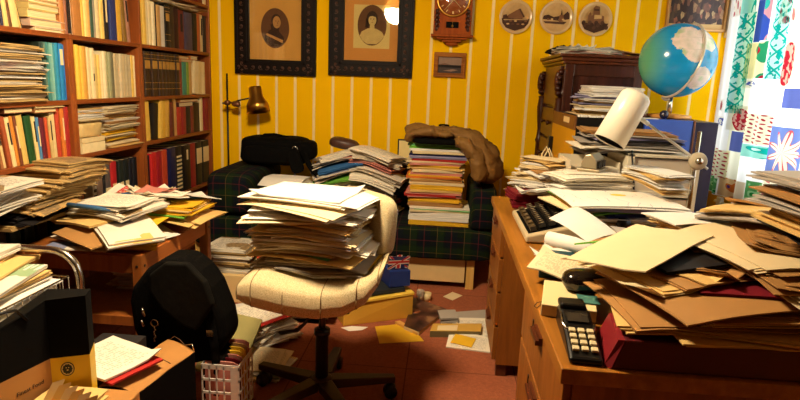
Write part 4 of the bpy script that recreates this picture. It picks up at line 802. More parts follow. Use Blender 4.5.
for k in range(N):
    f = k/(N-1); key = pick(tower)
    if k in (0, 1, 2): key = 'grey'
    dx = .02*math.sin(k*.55)+random.gauss(0, .018)+(.02 if f < .35 else -.005)
    big = random.random()
    w, l = ((.42, .30) if big < .6 else (.31, .25))
    tw(key, dx, random.gauss(0, .012), -.16+random.gauss(0, .13)-.12*math.sin(k*.9)**3, w+random.uniform(-.03, .03), l+random.uniform(-.02, .02), random.uniform(.0028, .0058), random.randint(2, 3), .10+.10*random.random(), wave=.006*random.random(), curl=.012*random.random() if random.random() < .35 else 0)
tw('yellow', -.10, .04, .15, .30, .24, .003, 1, .2); tw('print', -.03, .0, -.22, .42, .30, .006)
tw('white', .03, .0, -.25, .42, .30, .004, 2, words='long white sheets')
tw('white', -.03, .01, -.18, .36, .30, .004, 1, .08, 'bright white sheet', curl=.02)
for i, (o, words) in enumerate(lst): o['label'] = f'{words} in {TW}, {nth(len(lst)-i)} from the top'; o['group'] = 'paper tower on the office chair'
# ------------------------------------------------------------------ wooden side table with its heap
t = thing('side_table', 'reddish beech side table under a wide paper heap', 'table', (-1.5, 2.56, 0)); TX0, TX1, TY0, TY1, TZ = -1.775, -1.215, 2.19, 2.90, .555
for x in (TX0, TX1-.045):
    for y in (TY0, TY1-.045): obj('leg', MB().box(x, x+.045, y, y+.045, 0, TZ), m_pine, t, bevel=.004)
for x in (TX0+.01, TX1-.035): obj('apron', MB().box(x, x+.025, TY0+.045, TY1-.045, TZ-.085, TZ-.01), wood('beech_rail', S(150, 82, 34), S(178, 104, 46), 'Y', .4), t, bevel=.003)
for y in (TY0+.01, TY1-.035): obj('apron', MB().box(TX0+.045, TX1-.045, y, y+.025, TZ-.085, TZ-.01), m_pine, t, bevel=.003)
obj('tabletop', MB().box(TX0+.02, TX1-.02, TY0+.02, TY1-.02, TZ-.022, TZ-.004), m_pine, t)
obj('shelf', MB().box(TX0+.02, TX1-.02, TY0+.02, TY1-.02, .255, .27), m_pine, t)
for y in (TY0+.01, TY1-.03): obj('shelf_rail', MB().box(TX0+.045, TX1-.045, y, y+.02, .235, .275), m_pine, t)
b = MB()
for k, (x, y) in enumerate(((TX1-.022, TY0), (TX1, TY0+.022), (TX1, TY1-.022))): b.lathe([(0, 0), (.006, 0), (.006, .002), (0, .002)], (x, y, TZ-.05), 12, 0, (0, -1, 0) if k == 0 else (1, 0, 0))
obj('bolt', b, m_blackp, t)
hf = HF(-1.85, 2.0, -.95, 3.15).rect(TX0+.02, TX1-.02, TY0+.02, TY1-.02, .27)
pile(hf, 8, -1.40, 2.66, 0, 'the stack on the side table lower shelf', 'papers on the side table shelf', [(3, 'print'), (3, 'white'), (1, 'manila'), (1, 'mag'), (1, 'creamp')], size=(.28, .30), sj=.02, pos=.012, rj=.08, tr=(.010, .016), k=.06)
hf = HF(-2.0, 1.85, -.9, 3.2).rect(TX0, TX1, TY0, TY1, TZ)
heap = [(3, 'mag'), (2, 'print'), (2, 'cream'), (1, 'kraft'), (1, 'manila'), (1, 'white'), (.5, 'red'), (.5, 'yellow')]
pile(hf, 8, -1.46, 2.43, .25, 'the near side of the side table heap', 'near side of the side table heap', heap, size=(.25, .33), sj=.05, pos=.045, rj=.45, tr=(.004, .009), k=.13, curl=.012)
pile(hf, 7, -1.42, 2.68, -.1, 'the far side of the side table heap', 'far side of the side table heap', [(3, 'manila'), (1, 'yellow'), (2, 'mag'), (2, 'print')], size=(.32, .34), sj=.05, pos=.06, rj=.3, tr=(.004, .009), k=.12)
T_ = 'side table heap'
place(hf, 'green', -1.28, 2.66, .12, .16, .30, .005, 1, k=.12, label=f'green folder edge under yellow folders on the {T_}', group=None)
for k, (key, w_) in enumerate([('yellow', 'lower yellow folder'), ('manila', 'middle ochre folder'), ('yellow', 'upper bright yellow folder')]): place(hf, key, -1.27-.008*k, 2.68+.006*k, .02+.06*k, .22, .31, .010, 2, k=.1, label=f'{w_} at the right side of the {T_}', curl=.012)
place(hf, 'kraft', -1.46, 2.28, -.5, .30, .22, .006, 1, k=.1, label=f'long brown envelope across the near end of the {T_}')
place(hf, 'mag', -1.33, 2.29, .75, .22, .30, .016, 3, k=.12, label=f'red and white magazines hanging over the {T_} near corner', name='magazine')
place(hf, 'manila', -1.56, 2.37, -.45, .30, .16, .008, 2, k=.1, label=f'straw coloured envelope at the left edge of the {T_}', curl=.02)
pile(hf, 3, -1.48, 2.47, -.25, 'the newspapers on the side table heap', 'newspapers on the side table heap', [(2, 'newsw'), (1, 'news'), (1, 'mag')], size=(.36, .26), sj=.02, pos=.012, rj=.10, tr=(.012, .018), k=.12, layers=(2, 3))
obj('blue_tube', MB().tube([(-1.62, 2.34, .715), (-1.5, 2.33, .712), (-1.38, 2.325, .708)], .011, 10), cover((60, 104, 150)), label='rolled blue brochure lying on the side table newspapers', cat='brochure').location.z += max(0, float(hf.H[int((-1.5+2.0)/.012), int((2.33-1.85)/.012)])-.700)
hf.rect(-1.62, -1.38, 2.32, 2.345, float(hf.H[int((-1.5+2.0)/.012), int((2.33-1.85)/.012)])+.02)
place(hf, 'print', -1.44, 2.42, -.15, .27, .20, .012, 3, k=.15, label='white booklet beside the rolled blue brochure on the side table', curl=.01)
place(hf, 'blue', -1.37, 2.70, -.35, .22, .30, .004, 1, k=.14, label='glossy blue folder at the back of the side table heap')
place(hf, 'white', -1.27, 2.77, -.6, .18, .26, .003, 1, k=.14, label='plain white sheet beside the glossy blue folder on the side table', curl=.02)
place(hf, 'creamp', -1.44, 2.74, .4, .2, .25, .006, 2, k=.2, label='crumpled cream letter at the back of the side table heap', curl=.03)
place(hf, 'print', -1.36, 2.62, .9, .2, .26, .006, 2, k=.2, label='loose white letter in the middle of the side table heap', curl=.03)
place(hf, 'pink', -1.38, 2.66, .2, .15, .2, .003, 1, k=.2, label='small pale pink sheet on the loose letter, side table heap', curl=.015)
zt = float(hf.H[int((-1.64+2.0)/.012), int((2.72-1.85)/.012)])
qa, qb, qc, qd = [Vector(onY(*p)) for p in ((94, 208, 2.72), (119, 184, 2.86), (136, 191, 2.86), (113, 209, 2.70))]; b = MB(); P = [[tuple(qa.lerp(qd, u).lerp(qb.lerp(qc, u), v)+Vector((0, 0, .012*math.sin(PI*v)))) for u in [i/6 for i in range(7)]] for v in [j/6 for j in range(7)]]
T = NT('red_orange_leaflet'); u_ = T.xyz(T.co('UV'))
c = T.ramp(u_[0], [(0, (.78, .72, .58)), (.42, (.62, .03, .03)), (.72, (.75, .24, .03))], 'CONSTANT')
tx = T.math('MULTIPLY', T.math('GREATER_THAN', T.noise(T.mapped(T.co('UV'), (9, 22, 1)), 1, 1), .54), T.math('MULTIPLY', T.math('GREATER_THAN', u_[0], .5), T.math('GREATER_THAN', u_[1], .25)))
m_leaf = T.fin(T.mix(T.math('MULTIPLY', tx, .7), c, (.8, .7, .5, 1)), .4)
hf9 = HF(-1.95, 2.5, -1.35, 3.1); hf9.H = np.full_like(hf9.H, zt-.02)
o = obj('leaflet', b.slab(P, .006, 6, 6, 0, 1), [m_leaf, m_pages], label='white, red and orange leaflet leaning up at the back of the side table heap', cat='leaflet')
# ------------------------------------------------------------------ chrome wire trolley of papers
t = thing('wire_trolley', 'chrome wire basket trolley full of papers at the left edge', 'trolley', (-1.4, 1.5, 0))
BX0, BX1, BY0, BY1, BZ0, BZ1 = -1.66, -1.195, 1.22, 1.70, .40, .635
fr_ = []
for y, nm in ((BY1+.02, 'far'), (BY0-.02, 'near')):
    r = .09; zt_ = .715
    pts = [(BX0-.02, y, .06), (BX0-.02, y, zt_-r)]+[(BX0-.02+r-r*math.cos(a), y, zt_-r+r*math.sin(a)) for a in [PI/2*k/6 for k in range(1, 7)]]+[(BX1+.025-r+r*math.sin(a), y, zt_-r+r*math.cos(a)) for a in [PI/2*k/6 for k in range(0, 7)]]+[(BX1+.025, y, .06)]
    obj('tube_frame', MB().tube(pts, .0125, 12), m_chrome, t)
    for x in (BX0-.02, BX1+.025): obj('caster', MB().lathe([(0, -.01), (.028, -.01), (.028, .01), (0, .01)], (x, y, .029), 16, 0, (1, 0, 0)).tube([(x, y, .03), (x, y, .07)], .008, 8), m_blackp, t)
b = MB()
for z in (BZ0, (BZ0+BZ1)/2, BZ1): b.tube([(BX0, BY0, z), (BX1, BY0, z), (BX1, BY1, z), (BX0, BY1, z), (BX0, BY0, z)], .003, 6)
for k in range(16):
    x = BX0+(BX1-BX0)*k/15
    for y in (BY0, BY1): b.tube([(x, y, BZ0), (x, y, BZ1)], .0018, 5)
    b.tube([(x, BY0, BZ0), (x, BY1, BZ0)], .0018, 5)
for k in range(1, 16):
    y = BY0+(BY1-BY0)*k/16
    for x in (BX0, BX1): b.tube([(x, y, BZ0), (x, y, BZ1)], .0018, 5)
obj('wire_basket', b, m_chrome, t)
hf = HF(-1.8, 1.0, -1.0, 1.9).rect(BX0+.01, BX1-.01, BY0+.01, BY1-.01, BZ0+.004)
pile(hf, 17, -1.425, 1.46, 0, 'the stack in the wire trolley basket', 'papers in the wire trolley basket', [(4, 'white'), (2, 'print'), (2, 'manila'), (1, 'grey'), (1, 'kraft'), (1, 'mag')], size=(.40, .42), sj=.03, pos=.008, rj=.02, tr=(.012, .017), k=.05)
place(hf, 'mag', -1.36, 1.50, .15, .28, .30, .014, 3, k=.1, label='glossy pale magazine sticking out of the wire trolley', name='magazine')
place(hf, 'manila', -1.46, 1.55, .2, .36, .30, .012, 2, k=.08, label='manila folder on top of the wire trolley papers')
place(hf, 'cream', -1.50, 1.52, .3, .34, .32, .016, 3, k=.09, label='fat cream folder on the manila one in the wire trolley', curl=.01)
place(hf, 'newsw', -1.48, 1.57, .1, .28, .24, .02, 3, k=.14, label='curled pale newspaper topmost in the wire trolley', curl=.03)
# ------------------------------------------------------------------ bags and boxes at the lower left
m_kraftb = flat('kraft_board', S(176, 122, 60), .75, .1, 8)
b = MB().box(-1.15, -.87, .98, 1.52, 0, .355)
obj('carton', b, m_kraftb, label='brown carton at the lower left corner under the black paper bag', cat='box', bevel=.004)
# carrier bag: plan with a creased gusset, black above, kraft and yellow band below
z0, z1 = .357, .70
plan = [(-1.115, 1.10), (-1.045, 1.385), (-.957, 1.425), (-.99, 1.50), (-1.12, 1.50), (-1.147, 1.10)]
t = thing('paper_carrier_bag', 'black paper carrier bag with yellow base band and round emblem', 'bag', (-1.05, 1.3, z0))
zb1 = z0+.158
b = MB().prism(plan, z0, zb1, 0); mb_ = b
b.m = [0, 0, 1, 2, 2, 0, 0, 0][:len(b.m)]
obj('base_band', b, [m_kraftb, m_kraftb, flat('bag_yellow', S(226, 186, 20), .5, .04)], t)
tops = [z1-.10, z1-.015, z1-.01, z1-.02, z1-.03, z1-.10]
n = 6; vs = [(x, y, zb1) for x, y in plan]+[(x, y, z) for (x, y), z in zip(plan, tops)]
obj('bag_upper', MB().add(vs, [tuple(reversed(range(n))), tuple(range(n, 2*n))]+[(i, (i+1) % n, (i+1) % n+n, i+n) for i in range(n)]), m_matteblack, t)
obj('handle', MB().tube([(-1.098, 1.16, z1-.09), (-1.092, 1.18, z1-.02), (-1.075, 1.24, z1+.0), (-1.062, 1.30, z1-.01), (-1.056, 1.33, z1-.05)], .004, 6), m_blackp, t)
# emblem: a black disc with a pale lion-like crest drawn from small shapes, printed on the yellow band
em_ = MB(); d1 = Vector((-.957+1.045, 1.425-1.385, 0)).normalized(); nn = Vector((d1.y, -d1.x, 0)); c0 = Vector((-1.045, 1.385, zb1-.036))+d1*.040+nn*.0006
def ep(u, v, dd=0): return c0+d1*u+Vector((0, 0, v))+nn*dd
def edisc(u, v, ru, rv, m, dd, n=20, a0=0, a1=2*PI):
    em_.add([ep(u+ru*math.cos(a0+(a1-a0)*k/n), v+rv*math.sin(a0+(a1-a0)*k/n), dd) for k in range(n)], [tuple(range(n))], m)
edisc(0, 0, .0175, .021, 0, .0004); edisc(0, 0, .015, .018, 1, .0006)
for k in range(10): a = 2*PI*k/10; edisc(.0085*math.cos(a), .0105*math.sin(a), .0042, .005, 0, .0008, 8)
edisc(0, .001, .0078, .0095, 0, .0008); edisc(-.003, .004, .0018, .0016, 1, .001, 8); edisc(.003, .004, .0018, .0016, 1, .001, 8); edisc(0, -.003, .0028, .002, 1, .001, 8)
obj('emblem', em_, [m_blackp, flat('emblem_cream', S(214, 190, 120), .6)], t)
def text3(name, s, size, origin, xdir, zdir, mat, parent):
    cu = bpy.data.curves.new(name, 'FONT'); cu.body = s; cu.size = size; cu.extrude = .0003; tmp = bpy.data.objects.new('tmp_text', cu); COL.objects.link(tmp); bpy.context.view_layer.update()
    me = bpy.data.meshes.new_from_object(tmp.evaluated_get(bpy.context.evaluated_depsgraph_get())); bpy.data.objects.remove(tmp); me.materials.clear(); me.materials.append(mat)
    o = bpy.data.objects.new(name, me); COL.objects.link(o); x = Vector(xdir).normalized(); y = Vector(zdir).normalized(); z = x.cross(y)
    o.parent = parent; lo_ = Vector(origin)-WL[parent.name]
    o.matrix_basis = Matrix(((x.x, y.x, z.x, lo_.x), (x.y, y.y, z.y, lo_.y), (x.z, y.z, z.z, lo_.z), (0, 0, 0, 1))); return o
d2 = Vector((-1.045+1.115, 1.385-1.10, 0)).normalized(); n2 = Vector((d2.y, -d2.x, 0))
text3('lettering', 'Finest Food', .017, Vector((-1.045, 1.385, zb1-.060))-d2*.105+n2*.001, d2+Vector((0, 0, .0)), (0, 0, 1), m_ink, t)
# folders with tabs lying on the carton before the bag
hf = HF(-1.4, .7, -.7, 1.6).rect(-1.15, -.90, .98, 1.52, .357)
hf.rect(-1.16, -.95, 1.08, 1.51, .357)
hfb = HF(-1.4, .7, -.6, 1.7).rect(-1.03, -.87, .98, 1.37, .358)
pile(hfb, 7, -.94, 1.235, .35, 'the folder heap on the carton, lower left', 'folders on the brown carton', [(3, 'kraft'), (3, 'manila'), (1, 'cream')], size=(.15, .24), sj=.03, pos=.012, rj=.2, tr=(.008, .013), layers=(2, 3), k=.1, curl=.012)
zc_ = float(hfb.H[int((-.95+1.4)/.012), int((1.25-.7)/.012)])
for k in range(6):
    P = [[(-1.0+.026*k+.018*u+.016*v, 1.285-.012*k+.022*u+.02*v, zc_+.004+.042*v) for u in (0, .5, 1)] for v in (0, .5, 1)]
    b = MB().slab(P, .005, 2, 2, 0, 0); o = obj('index_card', b, [paper('card_%d' % (k % 2), [CREAM, MANILA][k % 2]), m_pages]); o['label'] = f'upright tabbed card before the yellow bag band, {nth(k+1)} from the left'; o['category'] = 'card'; o['group'] = 'tabbed cards before the bag'
# printed booklet behind the bag on a low box
obj('storage_box', MB().box(-1.19, -1.03, 1.62, 1.86, 0, .365), flat('dark_box', S(30, 24, 22), .7), label='dark storage box behind the black paper bag', cat='box')
hf = HF(-1.4, 1.4, -.7, 2.0).rect(-1.19, -1.03, 1.56, 1.86, .366).rect(-1.04, -.9, 1.6, 1.9, .335)
place(hf, 'red', -1.04, 1.66, -.35, .24, .20, .006, 1, k=.05, label='thin red folder under the printed booklet behind the paper bag')
place(hf, 'print', -1.055, 1.665, -.35, .235, .215, .008, 2, k=.05, label='open white printed booklet behind the black paper bag', name='booklet', cat='booklet', curl=.02)
# black box bag with kraft top
t = thing('black_box_bag', 'black box bag with folded kraft paper top beside the white crate', 'bag', (-.94, 1.75, 0))
pl4 = [(-.905, 1.555), (-.850, 1.86), (-.985, 1.93), (-1.04, 1.585)]
obj('body', MB().prism(pl4, 0, .318, 0), m_matteblack, t)
P = []
for j in range(9):
    v = j/8; a = Vector((*pl4[0], 0)).lerp(Vector((*pl4[1], 0)), v); c = Vector((*pl4[3], 0)).lerp(Vector((*pl4[2], 0)), v)
    P.append([tuple(c.lerp(a, u)+Vector((0, 0, .318+.010*math.sin(PI*u)+.003*math.sin(9*v+3*u)))) for u in [i/5 for i in range(6)]])
kt = obj('kraft_top', MB().slab(P, .003, 5, 8, 0, 0), m_kraftb, t)
obj('crease', MB().tube([(-.985, 1.775, .332), (-.94, 1.77, .334), (-.885, 1.745, .328)], .0015, 5), flat('crease_brown', S(88, 52, 24), .8), kt)
obj('wire_handle', MB().tube([(-.975, 1.925, .325), (-.95, 1.915, .345), (-.92, 1.895, .342), (-.895, 1.88, .33), (-.86, 1.862, .345), (-.852, 1.858, .325)], .0022, 6), m_chrome, t)
obj('label_patch', MB().add([(-.9035, 1.553, .09), (-.868, 1.748, .16), (-.868, 1.748, .05), (-.9035, 1.553, .02)], [(0, 1, 2, 3)]), flat('grey_patch', S(150, 130, 110), .7), t)
# backpack leaning against the table
t = thing('backpack', 'black backpack slumped on the floor before the side table', 'bag', (-1.02, 2.05, 0))
Rb = Matrix.Rotation(.10, 3, 'Y')
bk = [onY(x, y, 2.0) for x, y in ((131, 300), (134, 286), (148, 268), (164, 259), (184, 259), (200, 272), (212, 288), (224, 318), (228, 340), (216, 358), (180, 366), (146, 352), (135, 328))]
obj('body', MB().plate([(p[0], p[2]) for p in bk], 1.975, 2.15), m_black, t, bevel=.03, seg=4)
m_worn = flat('worn_black_canvas', S(20, 18, 14), .85, .4, 30, bump=.3, spec=.08)
fl = [onY(x, y, 1.95) for x, y in ((150, 274), (166, 262), (188, 263), (206, 282), (214, 304), (197, 330), (184, 325), (163, 308), (150, 290))]
obj('flap', MB().plate([(p[0], p[2]) for p in fl], 1.938, 1.972), m_worn, t, bevel=.010, seg=3)
obj('side_pocket', MB().blob((-.835, 2.04, .14), (.055, .07, .12), .55, 18, 12, bump=.03, fr=14), m_black, t)
obj('handle', MB().tube([(-1.06, 2.08, .55), (-1.05, 2.08, .585), (-1.0, 2.08, .59), (-.97, 2.08, .555)], .010, 8), m_black, t)
obj('strap', MB().tube([(-.9, 2.0, .5), (-.84, 1.97, .42), (-.82, 1.96, .3), (-.815, 1.965, .22)], .017, 8, flat_=.3), m_black, t)
q = lambda x, y: Vector(onY(x, y, 1.966))
b = MB().tube([q(142, 308), q(143.5, 312), q(145, 316)], [.003, .006, .006], 8).tube([q(141.5, 320), q(144, 326)], .005, 6)
obj('zip_pull', b, m_chrome, t)
b = MB(); c = q(154.5, 323); b.tube([c+Vector((.014*math.cos(a), 0, .014*math.sin(a))) for a in [2*PI*k/12 for k in range(13)]], .0026, 6)
for k in range(7): b.blob(c+Vector((.003*math.sin(k*2), -.001, -.018-.009*k)), (.004, .004, .0055), 1, 8, 6)
obj('key_ring', b, m_chrome, t)
obj('buckle', MB().box(-.845, -.82, 1.95, 1.962, .335, .36), m_chrome, t)
# white plastic crate of hanging folders
t = thing('plastic_crate', 'white perforated plastic crate of yellow and pink folders', 'crate', (-.79, 2.03, 0)); X0, X1, Y0, Y1, Z1 = -.868, -.725, 1.955, 2.11, .215
def lattice(b, p0, du, n, rows, W, th, Hh):
    n, rows = n-2, rows-2
    du = Vector(du); q = Vector((du.y, -du.x, 0)); p0 = Vector(p0)
    for k in range(n+1): c = p0+du*(W*k/n); b.obox(c+Vector((0, 0, Hh/2)), (.006, th, Hh), math.atan2(du.y, du.x))
    for z in [0, *[Hh*(r+1)/rows for r in range(rows)]]: c = p0+du*(W/2)+Vector((0, 0, max(.004, z-.004))); b.obox(c, (W+.006, th, .010 if z < Hh*.99 else .02), math.atan2(du.y, du.x))
b = MB()
lattice(b, (X0, Y0, 0), (1, 0, 0), 7, 6, X1-X0, .003, Z1); lattice(b, (X0, Y1, 0), (1, 0, 0), 7, 6, X1-X0, .003, Z1); lattice(b, (X0, Y0, 0), (0, 1, 0), 7, 6, Y1-Y0, .003, Z1); lattice(b, (X1, Y0, 0), (0, 1, 0), 7, 6, Y1-Y0, .003, Z1)
b.box(X0, X1, Y0, Y1, 0, .004); b.box(X1-.03, X1+.002, Y0-.002, Y0+.002, .004, Z1)
obj('crate_body', b, m_whitep, t)
for k, (key, words) in enumerate([('pink', 'front dusty pink folder'), ('maroon', 'maroon folder'), ('pink', 'second pink folder'), ('yellow', 'bright yellow folder'), ('yellow', 'second yellow folder'), ('kraft', 'brown folder'), ('pink', 'back pink folder')]):
    y = Y0+.012+.02*k; P = [[(X0+.006+u*(X1-X0-.012), y+.004*math.sin(3*u)+.002*v, .006+(Z1+.004+.006*k-.010*(u > .85))*v) for u in [i/6 for i in range(7)]] for v in [j/4 for j in range(5)]]
    o = obj('hanging_folder', MB().slab(P, .004, 6, 4, 0, 1, up=(0, .006, 0)), [M_[key][0], M_[key][1]]); o['label'] = f'{words} standing in the white plastic crate'; o['category'] = 'folder'; o['group'] = 'folders in the plastic crate'
# paper stack on the carpet left of the chair
hf = HF(-1.3, 2.0, -.4, 3.1).rect(-1.3, -.4, 2.0, 3.1, 0)
pile(hf, 11, -.88, 2.64, -.55, 'the floor stack left of the chair', 'paper stack on the carpet left of the chair', [(3, 'mag'), (3, 'print'), (1, 'black'), (2, 'white'), (1, 'red')], size=(.23, .31), sj=.03, pos=.025, rj=.25, tr=(.009, .015), k=.2)
place(hf, 'white', -.98, 2.70, -.1, .2, .26, .004, 1, k=.2, label='blank white sheet under the red-edged letter on the floor stack')
place(hf, 'red', -.865, 2.615, -.62, .23, .30, .003, 1, k=.15, label='red sheet showing as an edge under the letter on the floor stack')
place(hf, 'print', -.88, 2.64, -.62, .23, .30, .003, 1, k=.15, label='printed letter topmost on the floor stack left of the chair')
hf3 = HF(-1.2, 2.0, -.5, 2.6).rect(-1.2, -.5, 2.0, 2.6, 0)
pile(hf3, 5, -.745, 2.37, .5, 'the small magazine fan before the floor stack', 'magazine fan on the carpet', [(3, 'mag'), (1, 'kraft'), (1, 'creamp')], size=(.16, .23), sj=.02, pos=.02, rj=.3, tr=(.007, .012), k=.2, curl=.01)
b = MB(); P = [[(-1.03+.21*u+.06*v*(1-u)*0+.02*v, 2.24+.27*v-.03*u, .025+.165*v-.02*u*v) for u in [i/5 for i in range(6)]] for v in [j/6 for j in range(7)]]
t2 = obj('olive_folder', b.slab(P, .010, 5, 6, 0, 1), [M_['olive'][0], M_['olive'][1]], label='olive grey folder leaning on the floor stack beside the backpack', cat='folder')
obj('paper_label', MB().slab([[(-1.0+.045*u, 2.262+.05*v-.008*u, .0505+.032*v) for u in (0, 1)] for v in (0, 1)], .001, 1, 1), [paper('folder_label', S(226, 200, 120)), m_pages], t2)
# magazines under the rear of the chair
hf4 = HF(-1.1, 2.7, -.1, 3.45).rect(-1.1, -.1, 2.7, 3.45, 0)
pile(hf4, 6, -.70, 2.98, .0, 'the magazine pile behind the chair', 'magazines behind the chair', [(2, 'mag'), (2, 'black'), (2, 'print')], size=(.24, .22), sj=.02, pos=.015, rj=.1, tr=(.012, .018), k=.1)
hf4b = HF(-.6, 2.8, -.3, 3.3).rect(-.6, -.3, 2.8, 3.3, 0)
pile(hf4b, 3, -.505, 3.08, .0, 'the low stack behind the chair column', 'low stack behind the chair column', [(2, 'black'), (2, 'print'), (1, 'white')], size=(.13, .22), sj=.01, pos=.006, rj=.1, tr=(.018, .024), k=.1)
# yellow carton with the dark blue box and the flag bag
ang = math.atan2(3.04-2.86, -.12+.48)
t = thing('yellow_carton', 'long yellow carton on the carpet behind the chair', 'box', (-.30, 3.0, 0))
ux, uy = Vector((math.cos(ang), math.sin(ang), 0)), Vector((-math.sin(ang), math.cos(ang), 0)); c = Vector((-.48, 2.865, 0))
def yb(a, bb, z): return c+ux*a+uy*bb+Vector((0, 0, z))
Ly = .405
obj('carton_body', MB().hexa([yb(0, 0, 0), yb(Ly, 0, 0), yb(Ly, .2, 0), yb(0, .2, 0), yb(0, .01, .115), yb(Ly, 0, .135), yb(Ly, .2, .135), yb(0, .19, .115)]), flat('ochre_carton', S(204, 150, 48), .6, .1, 6), t, bevel=.003)
obj('carton_lid', MB().hexa([yb(-.004, -.004, .117), yb(Ly+.004, -.004, .137), yb(Ly+.004, .204, .137), yb(-.004, .204, .117), yb(-.004, -.004, .132), yb(Ly+.004, -.004, .152), yb(Ly+.004, .204, .152), yb(-.004, .204, .132)]), flat('yellow_lid', S(226, 188, 70), .6, .06, 6), t, bevel=.002)
obj('dark_tray', MB().hexa([yb(.12, .02, .150), yb(.36, .02, .154), yb(.36, .18, .154), yb(.12, .18, .150), yb(.12, .02, .17), yb(.36, .02, .178), yb(.36, .18, .178), yb(.12, .18, .17)]), flat('dark_teal_card', S(30, 36, 40), .6), label='flat dark box lying on the yellow carton', cat='box')
obj('blue_box', MB().hexa([yb(.27, .03, .18), yb(.395, .03, .18), yb(.395, .17, .18), yb(.27, .17, .18), yb(.27, .03, .275), yb(.395, .03, .27), yb(.395, .17, .27), yb(.27, .17, .275)]), flat('royal_blue_card', S(18, 44, 110), .5), label='small dark blue box on the yellow carton', cat='box', bevel=.003)
b = MB(); fx = lambda u, v, dz=0: yb(.265+.125*u, .055-.02*v+0, .277+.082*v+.012*u*v-.02*u*u*v)+Vector((0, -.0003*dz, .0006*dz))
def fq(pts, m, dz): b.add([fx(u, v, dz) for u, v in pts]+[fx(u, v, dz)+Vector((0, .003, 0)) for u, v in pts], [tuple(range(len(pts)))]+[(i, i+len(pts), (i+1) % len(pts)+len(pts), (i+1) % len(pts)) for i in range(len(pts))], m)
fq([(0, 0), (1, 0), (1, 1), (0, 1)], 0, 0)
fq([(0, 1), (.12, 1), (1, .12), (1, 0), (.88, 0), (0, .88)], 1, 2); fq([(1, 1), (.88, 1), (0, .12), (0, 0), (.12, 0), (1, .88)], 1, 2)
fq([(0, .96), (.06, 1), (1, .07), (.96, 0)], 2, 4); fq([(1, .96), (.94, 1), (0, .07), (.04, 0)], 2, 4)
fq([(.38, 0), (.62, 0), (.62, 1), (.38, 1)], 1, 6); fq([(0, .34), (1, .34), (1, .66), (0, .66)], 1, 6); fq([(.43, 0), (.57, 0), (.57, 1), (.43, 1)], 2, 8); fq([(0, .41), (1, .41), (1, .59), (0, .59)], 2, 8)
obj('flag', b, [cover((34, 44, 100)), cover((236, 226, 210)), cover((196, 40, 40))], label='small British flag standing on the dark blue box', cat='flag')
obj('glass_tumbler', MB().lathe([(.0, .0), (.02, 0), (.024, .07), (.022, .07), (.018, .004), (0, .004)], (-.085, 3.30, 0), 20), flat('cloudy_glass', S(170, 150, 130), .15), label='small cloudy glass behind the yellow carton', cat='glass')
obj('plastic_cup', MB().lathe([(0, 0), (.022, 0), (.026, .05), (.024, .05), (0, .05)], (-.045, 3.32, 0), 20), flat('cream_cup', S(236, 210, 150), .4), label='little cream cup on the carpet beside the art book', cat='cup')
# art book and loose papers on the carpet
def floorpoly(name, px, z, h, mats, label, cat, m=0, mt=None):
    b = MB(); pts = [onZ(x, y, z+h)[:2] for x, y in px]; b.prism(pts, z, z+h, m, mt); return obj(name, b, mats, label=label, cat=cat)
T = NT('painting_cover'); nz = T.noise(T.co(), 9, 5); n2 = T.noise(T.mapped(T.co(), (1, 1, 1), (3, 1, 0)), 16, 4)
c = T.ramp(nz, [(.35, (.02, .01, .008)), (.55, (.10, .035, .02)), (.66, (.32, .16, .07)), (.72, (.25, .05, .03))]); m_art = T.fin(c, .3)
o = floorpoly('art_book', [(404, 326), (414, 297.5), (447, 309), (419, 332)], .001, .02, [m_pages, m_art], 'dark art book with painted cover lying on the carpet', 'book', 0, 1)
b = MB(); a_ = Vector(onZ(414.5, 311, .0212)); 
b.lathe([(0, 0), (.035, 0), (.035, .0008), (0, .0008)], a_-Vector((0, 0, .0002)), 20); obj('cover_face', b, flat('painted_flesh', S(150, 84, 50), .4, .4, 40), o)
floorpoly('paper_square', [(443, 296.5), (452.5, 291.8), (462.5, 295.5), (452.5, 300.3)], .0005, .001, [paper('sq', CREAM)], 'small white paper square on the carpet before the sofa', 'papers')
floorpoly('yellow_paper', [(375, 326.5), (408, 323), (424, 341), (379.5, 343.5)], .0005, .001, [M_['yellow'][0]], 'yellow printed sheet on the carpet in front of the yellow carton', 'papers')
floorpoly('yellow_pad_edge', [(395, 321.5), (400, 320.5), (420, 331.5), (417, 333)], .002, .012, [flat('pencil_wood', S(214, 160, 80), .5)], 'thin wooden strip lying against the art book', 'strip')
floorpoly('torn_paper', [(341, 327.5), (352, 326), (368, 327), (362, 330), (349, 331)], .0005, .001, [paper('tornw', WHITE)], 'torn white paper scrap under the yellow carton', 'papers')
hf5 = HF(-.15, 2.5, .6, 3.3).rect(-.15, .6, 2.5, 3.3, 0)
for key, x, y, r, w, l, th, lab in [('grey', .24, 3.12, .35, .30, .16, .004, 'grey folded sheet behind the books on the carpet by the desk'), ('print', .21, 2.95, .1, .20, .22, .012, 'white printed papers behind the ochre box by the desk'), ('print', .19, 2.765, -.12, .22, .16, .006, 'open white leaflet in front of the ochre box by the desk'), ('yellow', .16, 2.765, -.3, .11, .09, .003, 'small yellow slip on the white leaflet by the desk'), ('grey', .085, 3.03, .1, .10, .12, .03, 'grey card box behind the ochre box by the desk')]: place(hf5, key, x, y, r, w, l, th, 1 if th < .01 else 3, k=.1, label=lab)
t = thing('ochre_box', 'flat ochre box with white label on the carpet by the desk', 'box', (.12, 2.88, 0))
hb = floorpoly('box_body', [(430, 331), (433, 323.5), (482, 323.5), (481, 331.5)], .0, .035, [flat('olive_box_side', S(110, 96, 60), .6), flat('ochre_card', S(206, 160, 70), .6)], None, None, 0, 1)
hb.parent = t; hb.location -= Vector((.12, 2.88, 0))
hl = floorpoly('paper_label', [(437, 330), (438, 325.5), (458, 325), (457, 330.5)], .035, .0012, [paper('obl', CREAM)], None, None); hl.parent = t; hl.location -= Vector((.12, 2.88, 0))
